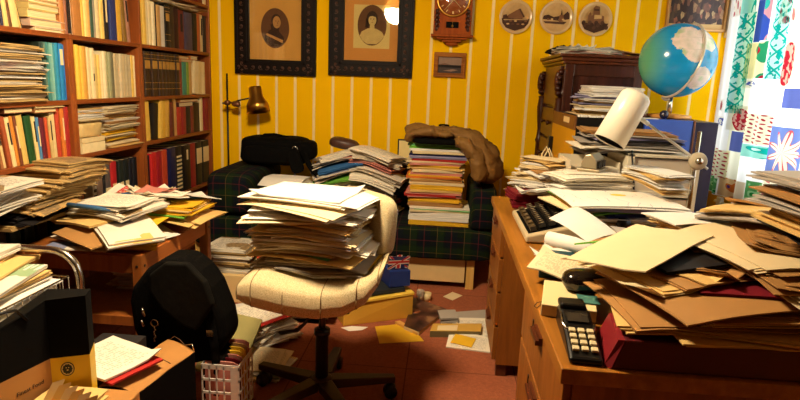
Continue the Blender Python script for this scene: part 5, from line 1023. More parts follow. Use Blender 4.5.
# ------------------------------------------------------------------ oak desk
DX0, DX1, DY0, DY1, DZ = .262, 1.13, 1.085, 2.905, .75
t = thing('desk', 'light oak pedestal desk buried in paper along the right side', 'desk', (.7, 2.0, 0))
obj('desktop', MB().box(DX0, DX1, DY0, DY1, DZ-.034, DZ), m_oak, t, bevel=.003)
def pedestal(y0, y1, fr):
    obj('pedestal', MB().box(DX0+.03, DX1-.06, y0, y1, .06, DZ-.034), m_oakz, t)
    b = MB()
    for y in (y0+.01, y1-.05):
        for x in (DX0+.035, DX1-.11): b.box(x, x+.045, y, y+.04, 0, .06)
    obj('foot', b, m_mahogl, t)
    n = len(fr); 
    for z0, z1 in fr:
        d = obj('drawer', MB().box(DX0+.012, DX0+.030, y0+.008, y1-.008, z0, z1), m_oakz, t, bevel=.002)
        if z1-z0 < .3: obj('handle', MB().box(DX0-.006, DX0+.012, (y0+y1)/2-.045, (y0+y1)/2+.045, z1-.035, z1-.022).box(DX0+.002, DX0+.012, (y0+y1)/2-.045, (y0+y1)/2+.045, z1-.022, z1-.016), m_mahogl, d)
        obj('keyhole', MB().lathe([(0, 0), (.006, 0), (.006, .002), (0, .002)], (DX0+.012, (y0+y1)/2+.1, z1-.03), 12, 0, (-1, 0, 0)).box(DX0+.0095, DX0+.012, (y0+y1)/2+.0975, (y0+y1)/2+.1025, z1-.05, z1-.03), m_blackp, d)
pedestal(2.44, 2.89, [(.565, .705), (.405, .555), (.245, .395), (.08, .235)])
pedestal(1.10, 1.70, [(.55, .705), (.32, .54), (.08, .31)])
obj('modesty_panel', MB().box(DX1-.09, DX1-.07, 1.70, 2.44, .12, DZ-.034), m_oakz, t)
obj('crack_mark', MB().tube([onZ(534, 306, DZ+.0006), onZ(537, 302.5, DZ+.0006), onZ(541.5, 301.5, DZ+.0006), onZ(540, 305.5, DZ+.0006), onZ(536.5, 308, DZ+.0006), onZ(534, 306, DZ+.0006)], .001, 4), m_ink, t)
HD = HF(.0, .85, 1.7, 3.2).rect(DX0, DX1, DY0, DY1, DZ)
# typewriter, keys towards the chair
t = thing('typewriter', 'beige typewriter with black keys under the paper heap on the desk', 'typewriter', (.52, 2.23, DZ))
ty0, ty1, tx0, tx1 = 2.02, 2.46, .315, .72
pr = [(tx0, .0), (tx0, .022), (tx0+.20, .078), (tx0+.24, .088), (tx1, .09), (tx1, .0)]
b = MB(); b.plate([(x, DZ+.004+z) for x, z in pr], ty0, ty1, 0)
obj('body', b, flat('typewriter_grey_beige', S(176, 160, 126), .5, .1), t, bevel=.006)
b = MB(); b.add([(tx0+.012, ty0+.03, DZ+.030), (tx0+.19, ty0+.03, DZ+.080), (tx0+.19, ty1-.03, DZ+.080), (tx0+.012, ty1-.03, DZ+.030)], [(0, 3, 2, 1)]); obj('key_well', b, m_black, t)
sl = math.atan2(.063, .20); Rk = Matrix.Rotation(-sl, 3, 'Y'); b = MB()
for r_ in range(5):
    for k in range(12 if r_ else 6):
        yk = ty0+.055+(.030*k if r_ else .060*k)+.006*(r_ % 2); xk = tx0+.028+.034*r_
        b.obox((xk, yk, DZ+.044+.315*(xk-tx0-.012)), (.022, .023 if r_ else .05, .016), 0, 0, Rk)
        b.obox((xk, yk+.0, DZ+.0525+.315*(xk-tx0-.012)), (.010, .004, .0006), 0, 1, Rk)
obj('key', b, [flat('dark_key', S(34, 28, 22), .35), flat('key_legend', S(190, 170, 130), .6)], t, bevel=.003)
obj('platen', MB().tube([(tx1-.08, ty0-.01, DZ+.100), (tx1-.08, ty1+.03, DZ+.100)], .018, 16).tube([(tx1-.08, ty0-.03, DZ+.100), (tx1-.08, ty0-.01, DZ+.100)], .024, 16), m_blackp, t)
HD.rect(tx0+.20, tx1, ty0, ty1, DZ+.105)
# maroon folders and envelopes at the far end
P_ = 'at the far left end of the desk'
place(HD, 'kraft', .43, 2.52, .1, .16, .10, .022, 2, k=.1, label=f'brown folder lowest {P_}')
place(HD, 'maroon', .45, 2.585, -.05, .25, .13, .03, 3, k=.05, label=f'lower maroon folder {P_}')
place(HD, 'maroon', .445, 2.62, .14, .26, .17, .035, 3, k=.05, label=f'upper maroon folder {P_}', curl=.01)
pile(HD, 16, .44, 2.77, .5, 'the envelope pile at the far desk end', 'envelopes on the far end of the desk', [(4, 'cream'), (3, 'white'), (1, 'manila'), (1, 'kraft')], size=(.11, .20), sj=.02, pos=.014, rj=.35, tr=(.006, .010), layers=(2, 3), k=.25, curl=.01, path=lambda f: (.06*f, .02*f, .3*f))
# beige letter drawers and the tray beside them
t = thing('drawer_unit', 'beige two-drawer letter unit on the desk behind the lamp post', 'drawers', (.95, 2.68, DZ))
x0, x1, y0, y1 = .81, 1.12, 2.57, 2.89; m_dw = flat('beige_steel', S(206, 194, 168), .5, .05)
b = MB().box(x0, x0+.03, y0, y1, DZ, DZ+.285).box(x1-.03, x1, y0, y1, DZ, DZ+.285).box(x0, x1, y0, y1, DZ+.27, DZ+.285).box(x0, x1, y1-.01, y1, DZ, DZ+.285).box(x0, x1, y0, y1, DZ, DZ+.01)
obj('cabinet', b, m_dw, t, bevel=.003)
for k in range(3):
    z = DZ+.012+.087*k; d = obj('drawer', MB().box(x0+.033, x1-.033, y0+.012, y1-.012, z, z+.078), flat('warm_grey_drawer', S(196, 182, 160), .5, .05), t, bevel=.002)
    obj('pull', MB().box(x0+.033, x1-.033, y0+.002, y0+.012, z, z+.022), m_dw, d, bevel=.002)
HD.rect(x0, x1, y0, y1, DZ+.286)
t = thing('letter_tray', 'beige letter tray stack left of the two-drawer unit', 'tray', (.70, 2.68, DZ))
for k in range(3):
    z = DZ+.005+.085*k; obj('tray', MB().box(.575, .795, 2.62, 2.90, z, z+.006).box(.575, .58, 2.62, 2.90, z, z+.06).box(.79, .795, 2.62, 2.90, z, z+.06).box(.575, .795, 2.895, 2.90, z, z+.06), m_dw, t)
    for xr in ((.575, .785) if k else ()): obj('riser', MB().box(xr, xr+.01, 2.66, 2.68, z-.03, z), m_dw, t)
HD.rect(.575, .795, 2.62, 2.90, DZ+.235)
for k in range(2):
    hh = HF(.5, 2.4, .9, 3.0).rect(.582, .788, 2.63, 2.89, DZ+.012+.085*k); pile(hh, 3, .685, 2.765, 0, ['the bottom letter tray', 'the middle letter tray'][k], 'papers in the letter trays', [(2, 'manila'), (2, 'white')], size=(.18, .25), sj=.008, pos=.002, rj=.01, tr=(.006, .012), k=.03)
# heap over drawers and tray
pile(HD, 10, .85, 2.745, 0, 'the paper heap on the letter drawers', 'papers on the letter drawers', [(3, 'white'), (2, 'grey'), (1.5, 'kraft'), (1.5, 'manila'), (.6, 'orange'), (1, 'lilac'), (.5, 'black'), (1, 'print')], size=(.38, .27), sj=.04, pos=.012, rj=.08, tr=(.005, .011), layers=(2, 3), k=.12, path=lambda f: (.015*math.sin(f*23), 0, 0), curl=.01)
# heap on the typewriter: green folders, map sheet, papers, hole punch
W_ = 'on the typewriter'
pile(HD, 3, .66, 2.17, .10, 'the sheaf pile over the typewriter', 'sheaves over the typewriter', [(3, 'white'), (2, 'print'), (1, 'lilac'), (1, 'navy')], size=(.30, .36), sj=.02, pos=.014, rj=.1, tr=(.005, .010), k=.10)
place(HD, 'green', .62, 2.17, .25, .34, .34, .004, 1, k=.12, label=f'bright green folder edge lowest {W_}')
place(HD, 'cream', .60, 2.17, .30, .36, .30, .005, 1, k=.12, label=f'cream folder above the bright green one {W_}')
place(HD, 'lilac', .68, 2.12, .05, .36, .26, .010, 3, k=.10, label=f'lilac paper sheaf under the map sheet {W_}', curl=.006)
place(HD, 'yellow', .61, 2.15, .12, .33, .28, .003, 1, k=.12, label=f'thin yellow sheet under the map sheet {W_}')
place(HD, 'green', .59, 2.18, .2, .30, .26, .003, 1, k=.12, label=f'lime green sheet corner sticking out {W_}', curl=.012)
place(HD, 'red', .60, 2.19, .16, .29, .25, .003, 1, k=.12, label=f'red-edged sheet under the map sheet {W_}')
place(HD, 'sketch', .655, 2.12, .10, .42, .28, .006, 2, k=.10, label=f'white sheet with a hand-drawn map topmost {W_}')
place(HD, 'white', .455, 2.41, .15, .20, .30, .005, 2, k=.25, label='large white sheet sloping down behind the hole punch', curl=.03)
pile(HD, 5, .60, 2.355, .1, 'the sheets under the hole punch', 'sheets under the hole punch', [(3, 'white'), (2, 'print')], size=(.27, .22), sj=.02, pos=.01, rj=.1, tr=(.008, .013), k=.2)
place(HD, 'print', .63, 2.37, -.05, .28, .18, .004, 2, k=.15, label='printed white letter under the hole punch')
zp = float(HD.H[int((.615)/HD.c), int((2.40-.85)/HD.c)])
zp = max(float(HD.H[int(x/HD.c), int((y-.85)/HD.c)]) for x in (.585, .615, .645) for y in (2.36, 2.40, 2.44))
# hole punch
t = thing('hole_punch', 'grey metal hole punch on the white sheets of the desk', 'hole punch', (.62, 2.40, zp)); Rz = Matrix.Rotation(1.05, 3, 'Z').to_3x3(); m_hp = flat('punch_grey', S(150, 136, 108), .35, .08, metal=.3)
def hp(x, y, z): return Vector((.62, 2.40, zp))+Rz@Vector((x, y, z))
b = MB(); sec = [(-.045, 0), (.045, 0), (.045, .012), (-.045, .012)]
b.add([hp(-.068, y, z) for y, z in sec]+[hp(.068, y, z) for y, z in sec], [(3, 2, 1, 0), (4, 5, 6, 7), (0, 1, 5, 4), (1, 2, 6, 5), (2, 3, 7, 6), (3, 0, 4, 7)]); obj('base', b, m_hp, t, bevel=.003)
b = MB(); sec = [(-.030, .013), (.030, .013), (.034, .03), (.020, .066), (-.004, .072), (-.026, .05)]; n = 6
b.add([hp(-.058, y, z) for y, z in sec]+[hp(.058, y, z) for y, z in sec], [tuple(reversed(range(n))), tuple(range(n, 2*n))]+[(i, (i+1) % n, (i+1) % n+n, i+n) for i in range(n)]); obj('lever', b, m_hp, t, bevel=.004)
b = MB()
for s_ in (-.04, -.016, .016, .04): b.obox(hp(s_, -.032, .030), (.010, .012, .026), 1.05)
obj('punch_pin', b, m_blackp, t)
zq = float(HD.H[int(.70/HD.c), int((2.50-.85)/HD.c)])
obj('computer_mouse', MB().blob((.705, 2.52, zq+.02), (.055, .032, .02), .8, 18, 10), m_beige, label='pale beige computer mouse on papers behind the hole punch', cat='computer mouse')
# small things between the heaps at the back of the desk
pile(HD, 7, .80, 2.22, .3, 'the envelope bundle right of the map sheet', 'envelope bundle by the map sheet', [(3, 'cream'), (2, 'white'), (1, 'manila')], size=(.11, .22), sj=.01, pos=.008, rj=.12, tr=(.005, .008), k=.12)
hat = lambda x, y: float(HD.H[int(x/HD.c), int((y-.85)/HD.c)])
z = hat(.955, 2.40); b = MB()
t = thing('tape_dispenser', 'yellow tape dispenser with clear roll before the beige drawers', 'tape dispenser', (.95, 2.40, z))
obj('body', MB().prism([(.88, 2.375), (.99, 2.385), (.99, 2.415), (.88, 2.405)], z, z+.022).hexa([(.90, 2.38, z+.02), (.985, 2.385, z+.02), (.985, 2.412, z+.02), (.90, 2.408, z+.02), (.955, 2.38, z+.06), (.99, 2.385, z+.075), (.99, 2.412, z+.075), (.955, 2.408, z+.06)]), flat('tape_yellow', S(228, 170, 16), .45), t, bevel=.003)
obj('tape_roll', MB().lathe([(.018, -.010), (.042, -.010), (.042, .010), (.018, .010), (.018, -.010)], (1.005, 2.36, z+.042), 26, 0, Vector((.5, -1, .15))), flat('clear_tape', S(190, 206, 190), .15), t)
obj('coiled_cable', MB().tube([(.79, 2.47, hat(.79, 2.44)+.10), (.815, 2.44, hat(.81, 2.44)+.10), (.84, 2.42, hat(.84, 2.42)+.07), (.852, 2.41, hat(.85, 2.41)+.03), (.86, 2.40, hat(.86, 2.40)+.01)], .004, 6), m_blackp, label='short black cable sticking up before the beige drawers', cat='cable')
obj('eraser_lump', MB().blob((.872, 2.38, hat(.872, 2.38)+.016), (.022, .018, .016), .7, 14, 10, bump=.08, fr=40), flat('putty_olive', S(150, 146, 104), .7), label='small grey-green putty lump beside the tape dispenser', cat='eraser')
# desk lamp: post, joint, arm and white cylinder shade
LX, LY = .985, 2.31; zb_ = hat(LX, LY)
t = thing('desk_lamp', 'white cylinder desk lamp on a chrome post beside the drawers', 'lamp', (LX, LY, zb_))
obj('base', MB().lathe([(0, 0), (.06, 0), (.06, .012), (.014, .02), (0, .02)], (LX, LY, zb_), 24), m_whitep, t)
HD.rect(LX-.06, LX+.06, LY-.06, LY+.06, zb_+.02)
obj('post', MB().tube([(LX, LY, zb_+.01), (LX, LY, 1.158)], .0075, 12), m_chrome, t)
jc = Vector((LX-.003, LY-.025, 1.047))
obj('joint', MB().lathe([(0, -.012), (.030, -.012), (.034, -.006), (.034, .006), (.030, .012), (0, .012)], jc, 26, 0, (0, -1, .1)).lathe([(0, .012), (.014, .012), (.012, .024), (0, .026)], jc, 18, 1, (0, -1, .1)), [m_beige, m_chrome], t)
ae = Vector((.752, 2.285, 1.198))
obj('arm', MB().tube([jc+Vector((.04, 0, -.028)), jc, ae], .0055, 10).tube([ae.lerp(jc, .12), ae], .009, 10), m_whitep, t)
s0, s1 = Vector((.722, 2.27, 1.292)), Vector((.628, 2.24, 1.108)); ax = (s1-s0).normalized(); Ls = (s1-s0).length
obj('lamp_shade', MB().lathe([(0, 0), (.046, .002), (.054, .01), (.057, .02), (.061, Ls), (.058, Ls), (.053, .03), (0, .028)], s0, 32, 0, ax), flat('enamel_shade', S(232, 224, 204), .3, .03), t)
obj('shade_inside', MB().lathe([(.0575, Ls-.004), (.0525, .05), (0, .04)], s0, 32, 0, ax), m_blackp, t)
# papers in front of the typewriter
hh = HD
pile(HD, 6, .44, 1.80, .6, 'the crumpled papers before the typewriter', 'crumpled papers before the typewriter', [(4, 'white'), (2, 'cream'), (1, 'print')], size=(.14, .18), sj=.03, pos=.015, rj=.4, tr=(.003, .005), k=.25, curl=.035, layers=(1, 2), wave=.012)
t = thing('teal_tin', 'teal box with a pale round label near the desk edge', 'tin', (.38, 1.68, DZ))
obj('tin_body', MB().obox((.385, 1.69, DZ+.03), (.15, .11, .058), -.15), flat('teal_card', S(24, 66, 74), .4, .2), t, bevel=.003)
c, s_ = math.cos(-.15), math.sin(-.15); cl = Vector((.385+.0*c+.0555*s_, 1.69-.0556*c, DZ+.034))
b = MB(); dq = Vector((c, s_, 0)); nq = Vector((s_, -c, 0))
b.lathe([(0, 0), (.036, 0), (.036, .0006), (0, .0006)], cl-Vector((0, 0, 0)), 24, 0, nq); obj('round_label', b, flat('tin_picture', S(166, 132, 84), .6, .3, 60), t)
HD.rect(.31, .46, 1.63, 1.75, DZ+.06)
z = max(hat(a_, b_) for a_, b_ in ((.38, 1.79), (.42, 1.75), (.46, 1.70)))-.008
obj('rolled_paper', MB().tube([(.355, 1.82, z+.026), (.42, 1.75, z+.028), (.48, 1.68, z+.024)], [.022, .024, .020], 16, 0), M_['white'][0], label='loosely rolled white paper before the typewriter', cat='papers')
t = thing('binder_clip', 'black binder clip on the rolled white paper', 'clip', (.49, 1.672, z+.02)); obj('clip', MB().obox((.488, 1.672, z+.028), (.022, .03, .024), .7), m_blackp, t, bevel=.002); obj('wire_arm', MB().tube([(.48, 1.667, z+.040), (.49, 1.672, z+.054), (.50, 1.677, z+.040)], .0015, 5), m_chrome, t)
place(HD, 'creamp', .36, 1.62, -.5, .16, .13, .004, 1, k=.4, label='small cream paper lying before the teal box', curl=.02)
# low white box, black mouse and telephone
b = MB().obox((.345, 1.435, DZ+.016), (.13, .19, .03), -.20)
obj('paper_box', b, [flat('ivory_box', S(226, 204, 150), .6, .06)], label='low ivory box under the glossy black mouse', cat='box', bevel=.002); HD.rect(.28, .41, 1.34, 1.53, DZ+.032, -.2)
obj('teal_card', MB().obox((.385, 1.40, DZ+.034), (.05, .06, .002), -.1), cover((70, 120, 110)), label='small teal card on the ivory box', cat='card')
t = thing('black_mouse', 'glossy black computer mouse on the ivory box near the desk edge', 'computer mouse', (.395, 1.47, DZ+.034))
obj('shell', MB().blob((.395, 1.475, DZ+.058), (.062, .045, .030), .78, 26, 16, R=Matrix.Rotation(.05, 3, 'Z')), flat('glossy_black', S(24, 18, 14), .12, .05, spec=.6), t)
obj('underside', MB().blob((.395, 1.475, DZ+.048), (.058, .042, .014), .6, 22, 10), m_blackp, t)
t = thing('telephone', 'black cordless telephone with rows of pale keys at the desk corner', 'telephone', (.322, 1.22, DZ)); Rt = Matrix.Rotation(-.06, 3, 'Z'); tc = Vector((.322, 1.225, DZ))
def tp(x, y, z): return tc+Rt@Vector((x, y, z))
b = MB(); sec = [(-.12, 0), (.10, 0), (.10, .045), (.05, .05), (-.06, .028), (-.12, .014)]
b.add([tp(-.034, y, z) for y, z in sec]+[tp(.034, y, z) for y, z in sec], [tuple(reversed(range(6))), tuple(range(6, 12))]+[(i, (i+1) % 6, (i+1) % 6+6, i+6) for i in range(6)]); obj('body', b, m_blackp, t, bevel=.006)
b = MB()
for r_ in range(4):
    for k in range(3): y = -.095+.020*r_; b.obox(tp(-.019+.019*k, y, .0195+.233*(y+.12)*1.0), (.014, .013, .006), .18, 0, Rt@Matrix.Rotation(.22, 3, 'X'))
obj('key', b, flat('pale_key', S(220, 204, 160), .4), t, bevel=.0015)
obj('screen', MB().obox(tp(0, .018, .047), (.046, .034, .003), 0, 0, Rt@Matrix.Rotation(.2, 3, 'X')), flat('phone_screen', S(50, 46, 40), .1), t)
obj('trim_ring', MB().tube([tp(-.033, .04, .048), tp(-.035, .0, .040), tp(-.030, -.02, .036), tp(0, -.03, .036), tp(.030, -.02, .036), tp(.035, 0, .040)], .003, 6), m_chrome, t)
obj('handset', MB().obox(tp(-.003, .085, .052), (.060, .05, .018), 0, 0, Rt), m_blackp, t, bevel=.006)
HD.rect(.29, .355, 1.10, 1.33, DZ+.05)
# maroon box file under the big heap
t = thing('maroon_box_file', 'shallow maroon box at the near desk edge under the big heap', 'box', (.6, 1.2, DZ))
b = MB().hexa([(.362, 1.098, DZ+.001), (.99, 1.098, DZ+.001), (.99, 1.27, DZ+.001), (.385, 1.26, DZ+.001), (.385, 1.104, DZ+.062), (.99, 1.104, DZ+.066), (.99, 1.262, DZ+.066), (.405, 1.25, DZ+.062)])
obj('box_body', b, flat('shaded_maroon_card', S(80, 8, 16), .5, .1), t, bevel=.003)  # gloom of the near desk end painted into the maroon
obj('side_flap', MB().hexa([(.350, 1.11, DZ+.001), (.362, 1.098, DZ+.001), (.385, 1.26, DZ+.001), (.374, 1.26, DZ+.001), (.373, 1.108, DZ+.060), (.385, 1.104, DZ+.062), (.405, 1.25, DZ+.062), (.393, 1.25, DZ+.060)]), flat('lit_maroon_flap', S(120, 14, 22), .5, .1), t)  # lighter copy of the maroon, painted as the lit end
HD.rect(.385, 1.0, 1.105, 1.26, DZ+.068)
# the big heap
B_ = 'the big desk heap'
heap = [(4, 'manila'), (3, 'kraft'), (2, 'cream'), (1, 'creamp'), (.7, 'white'), (.3, 'maroon'), (.6, 'black'), (.4, 'grey')]
pile(HD, 3, .74, 1.445, .02, f'the base of {B_}', 'big desk heap, base', [(2, 'manila'), (2, 'kraft'), (1, 'cream')], size=(.50, .27), sj=.03, pos=.012, rj=.05, tr=(.010, .014), layers=(2, 3), k=.14)
pile(HD, 4, .72, 1.70, .1, f'the far bottom of {B_}', 'big desk heap, far lower part', heap, size=(.31, .38), sj=.04, pos=.02, rj=.25, tr=(.008, .014), layers=(2, 3), k=.16)
pile(HD, 7, .70, 1.255, .02, f'the near bottom of {B_}', 'big desk heap, near lower part', [(3, 'manila'), (3, 'kraft')], size=(.46, .33), sj=.04, pos=.012, rj=.08, tr=(.007, .012), layers=(2, 3), k=.14, path=lambda f: (.09*math.sin(f*31), .05*f, .06*f))
place(HD, 'maroon', .74, 1.27, -.08, .36, .24, .005, 2, k=.12, label=f'dark maroon folder in the near side of {B_}')
for k, (key, x, y, r, w, l, lab) in enumerate([('cream', .44, 1.385, .25, .13, .30, 'cream envelope sloping towards the telephone'), ('manila', .465, 1.41, .32, .15, .34, 'ochre envelope sloping over the cream one by the telephone'), ('kraft', .50, 1.42, .40, .16, .34, 'brown envelope sloping beside the ochre one by the telephone'), ('manila', .54, 1.43, .46, .17, .33, 'second ochre envelope sloping in the big desk heap'), ('kraft', .58, 1.44, .5, .18, .33, 'inner brown envelope sloping in the big desk heap'), ('manila', .47, 1.56, -.35, .20, .26, 'curved ochre sheet arching over the black mouse')]):
    place(HD, key, x+.02, y-.07, r, w, l, .003, 2, k=.5, label=lab, curl=.025)
pile(HD, 2, .82, 1.44, -.06, f'the middle of {B_}', 'big desk heap, middle', [(1, 'kraft'), (1, 'manila'), (1, 'black')], size=(.44, .32), sj=.05, pos=.015, rj=.12, tr=(.006, .010), layers=(2, 3), k=.14, wave=.008)
place(HD, 'black', .60, 1.37, .25, .26, .22, .005, 2, k=.16, label=f'black glossy folder under the big cream sheet of {B_}', curl=.01)
place(HD, 'green', .47, 1.50, .5, .05, .26, .005, 1, k=.25, label=f'lime green strip of folder edge in {B_}')
pile(HD, 4, .79, 1.60, .25, f'the back right of {B_}', 'big desk heap, back right', [(3, 'cream'), (2, 'creamp'), (2, 'manila'), (1, 'kraft')], size=(.25, .32), sj=.03, pos=.018, rj=.14, tr=(.005, .009), layers=(2, 3), k=.2, curl=.02)
place(HD, 'white', .76, 1.62, .12, .28, .20, .010, 3, k=.1, label=f'plain pale sheet lying flat at the back of {B_}')
pile(HD, 4, .76, 1.29, .30, f'the near top of {B_}', 'big desk heap, upper near side', [(3, 'cream'), (2, 'creamp'), (2, 'kraft')], size=(.23, .29), sj=.04, pos=.03, rj=.3, tr=(.003, .006), layers=(2, 3), k=.22, curl=.010)
place(HD, 'cream', .485, 1.37, -.85, .20, .29, .003, 1, k=.12, label=f'large cream sheet sloping at the left of {B_}', name='cream_sheet', curl=.008)
pile(HD, 6, .93, 1.40, -.2, f'the right end of {B_}', 'big desk heap, right end', [(3, 'manila'), (2, 'kraft'), (2, 'cream')], size=(.21, .30), sj=.03, pos=.03, rj=.3, tr=(.007, .012), layers=(2, 4), k=.2, curl=.02)
place(HD, 'grey', .80, 1.46, .45, .10, .30, .014, 3, k=.3, label=f'grey folded papers beside the brown envelope on {B_}')
place(HD, 'manila', .87, 1.46, .55, .22, .34, .008, 2, k=.4, label=f'ochre folder under the big brown envelope on {B_}')
place(HD, 'kraft', .93, 1.49, .62, .24, .30, .006, 1, k=.4, label=f'large plain brown envelope on top of {B_}', curl=.015)
pile(HD, 8, .89, 1.21, .12, 'the dark tower on the desk', 'shade-toned tower on the desk right end', [(2, 'kraft'), (2, 'black'), (2, 'grey'), (.5, 'manila')], size=(.34, .22), sj=.04, pos=.014, rj=.10, tr=(.010, .016), layers=(2, 4), k=.10, curl=.008, path=lambda f: (-.02*f, 0, 0))  # black and grey papers stand in for the shade of a backlit stack
# ------------------------------------------------------------------ bureau in the corner
t = thing('bureau', 'dark carved mahogany bureau against the striped wall behind the globe', 'bureau', (.90, 3.9, 0)); bx0, bx1, by0, by1 = .72, 1.18, 3.66, 4.38
obj('carcass', MB().box(bx0, bx1, by0, by1, .08, 1.45), m_mahogb, t)
obj('plinth', MB().box(bx0-.015, bx1+.01, by0-.015, by1, 0, .08), m_mahog, t, bevel=.006)
obj('cornice', MB().box(bx0-.02, bx1+.01, by0-.02, by1, 1.45, 1.468).box(bx0-.035, bx1+.02, by0-.035, by1, 1.468, 1.49).box(bx0-.05, bx1+.03, by0-.05, by1, 1.49, 1.508), m_mahogl, t, bevel=.005)
b = MB().box(bx0-.004, bx0+.05, by0-.006, by0, .08, 1.45).box(bx1-.05, bx1, by0-.006, by0, .08, 1.45).box(bx0+.05, bx1-.05, by0-.006, by0, 1.38, 1.45).box(bx0+.05, bx1-.05, by0-.006, by0, .08, .16)
obj('side_frame', b, m_mahog, t, bevel=.003)
for k, (z0, z1) in enumerate(((.10, .30), (.31, .52), (.53, .74), (.75, .96), (.98, 1.17))):
    d = obj('drawer', MB().box(bx0-.018, bx0, by0+.09, by1-.09, z0, z1), m_mahogl, t, bevel=.004)
    for y in (by0+.25, by1-.25): obj('knob', MB().lathe([(0, 0), (.008, 0), (.008, .012), (.016, .018), (.014, .028), (0, .03)], (bx0-.018, y, (z0+z1)/2), 14, 0, (-1, 0, 0)), m_mahog, d)
obj('fall_front', MB().box(bx0-.014, bx0, by0+.09, by1-.09, 1.19, 1.44), m_mahogl, t, bevel=.004)
for y in (by0+.035, by1-.035):
    b = MB().lathe([(.022, .08), (.022, .9), (.03, .92), (.022, .94), (.018, 1.0), (.026, 1.08), (.034, 1.16), (.026, 1.22), (.03, 1.24)], (bx0-.012, y, 0), 18)
    b.tube([(bx0-.012-.030*math.cos(a)*(1-a/14), y, 1.345+.075*math.sin(a)*(1-a/20)-.006*a) for a in [.4*k for k in range(-4, 16)]], .016, 8)
    for k in range(5): b.blob((bx0-.028-.008*math.sin(k), y, 1.27+.032*k), (.020, .032, .018), .9, 12, 8)
    obj('carved_column', b, m_mahog, t)
hf = HF(.55, 3.4, 1.3, 4.45).rect(bx0-.05, bx1+.03, by0-.05, by1, 1.508)
pile(hf, 8, .90, 3.82, 1.5, 'the white papers on top of the bureau', 'papers on top of the bureau', [(4, 'white'), (2, 'print'), (1, 'pink'), (1, 'cream')], size=(.24, .34), sj=.04, pos=.03, rj=.3, tr=(.003, .007), layers=(1, 3), k=.15, curl=.015)
place(hf, 'white', .84, 3.79, .3, .12, .10, .008, 2, k=.3, label='small folded white note topmost on the bureau', curl=.02)
place(hf, 'kraft', 1.10, 3.80, .8, .2, .3, .005, 1, k=.2, label='brown paper at the right end of the bureau top', curl=.01)
pile(hf, 4, .74, 4.0, .4, 'the dark scraps on the bureau corner', 'dark scraps on the bureau', [(2, 'kraft'), (2, 'black'), (1, 'cream')], size=(.10, .16), sj=.02, pos=.02, rj=.6, tr=(.004, .008), layers=(1, 2), k=.4, curl=.03)
# ------------------------------------------------------------------ black cabinet with ochre side, blue cabinet, globe
t = thing('steel_cabinet', 'tall black cabinet with ochre side panel beside the bureau', 'cabinet', (.83, 3.2, 0)); kx0, kx1, ky0, ky1, kz = .665, 1.0, 3.0, 3.60, 1.165
obj('carcass', MB().box(kx0+.004, kx1, ky0, ky1, 0, kz), m_blackp, t, bevel=.003)
obj('side_panel', MB().box(kx0-.004, kx0+.004, ky0, ky1, .02, kz-.07), flat('ochre_panel', S(204, 142, 10), .5, .08, 4), t)
obj('top_band', MB().box(kx0-.005, kx0+.004, ky0-.001, ky1, kz-.07, kz+.002), flat('brown_band', S(112, 66, 24), .5), t)
obj('name_plate', MB().box(kx0-.007, kx0-.005, 3.13, 3.27, kz-.042, kz-.012), flat('cream_plate', S(226, 196, 140), .5), t)
obj('latch', MB().box(kx0-.03, kx0-.004, 3.53, 3.58, kz-.27, kz-.15), m_blackp, t, bevel=.004)
b = MB(); rs = random.Random(5)
for k in range(26): x = kx0+.01+.013*k; b.box(x, x+.006+.006*rs.random(), ky0-.004, ky0+.02, kz-.002, kz+.004+.006*rs.random())
obj('torn_edge', b, M_['white'][0], t)
b = MB()
for k, (key) in enumerate(('green', 'pink', 'mint')): pass
hf = HF(.5, 2.85, 1.5, 3.7).rect(kx0, kx1, ky0, ky1, kz+.001)
pile(hf, 9, .83, 3.20, 1.45, 'the papers on the black cabinet', 'papers on the black cabinet', [(3, 'white'), (2, 'manila'), (2, 'cream'), (1, 'lilac')], size=(.30, .27), sj=.04, pos=.015, rj=.22, tr=(.008, .014), layers=(2, 4), k=.12, curl=.02)
place(hf, 'white', .86, 3.18, .05, .25, .26, .028, 5, k=.1, label='thick white paper block on the black cabinet papers'); place(hf, 'white', .87, 3.17, -.03, .26, .26, .022, 4, k=.1, label='upper white paper block topmost on the black cabinet')
for k, (key, z) in enumerate((('green', 1.065), ('pink', 1.045), ('mint', 1.025))): o = obj('sticky_note', MB().obox((.875+.004*k, ky0-.012, z), (.075-.01*k, .022, .016), .1), [M_[key][0]]); o['label'] = ['upper green', 'middle pinkish', 'lower pale green'][k]+' note stuck on the black cabinet front behind the lamp shade'; o['category'] = 'note'; o['group'] = 'notes on the black cabinet'
t = thing('blue_cabinet', 'blue cabinet under the globe behind the paper heap', 'cabinet', (1.12, 3.2, 0))
obj('carcass', MB().box(1.005, 1.235, 2.985, 3.44, 0, 1.168), flat('blue_lacquer', S(58, 92, 190), .35, .06, 3), t, bevel=.003)
obj('side_unit', MB().box(1.237, 1.365, 3.0, 3.44, 0, 1.163), flat('navy_lacquer', S(30, 26, 62), .4, .06, 3), t, bevel=.003)
GX, GY, GZ = 1.19, 3.18, 1.466; GR = .188
t = thing('globe', 'large blue globe on a round wooden base above the blue cabinet', 'globe', (GX, GY, 1.17))
obj('cord', MB().tube([(1.245, 3.03, 1.172), (1.243, 2.985, 1.165), (1.243, 2.98, 1.12), (1.244, 2.98, .9)], .004, 6), flat('brown_cord', S(110, 70, 50), .7), t)
T = NT('globe_map'); co = T.co(); nz = T.noise(T.mapped(co, (1, 1, 1), (.23, .35, .1)), 6.5, 7, .66); p = T.xyz(co)
pn = T.n('VectorMath', _operation='SUBTRACT', i0=co, i1=(0, 0, GR)).outputs[0]
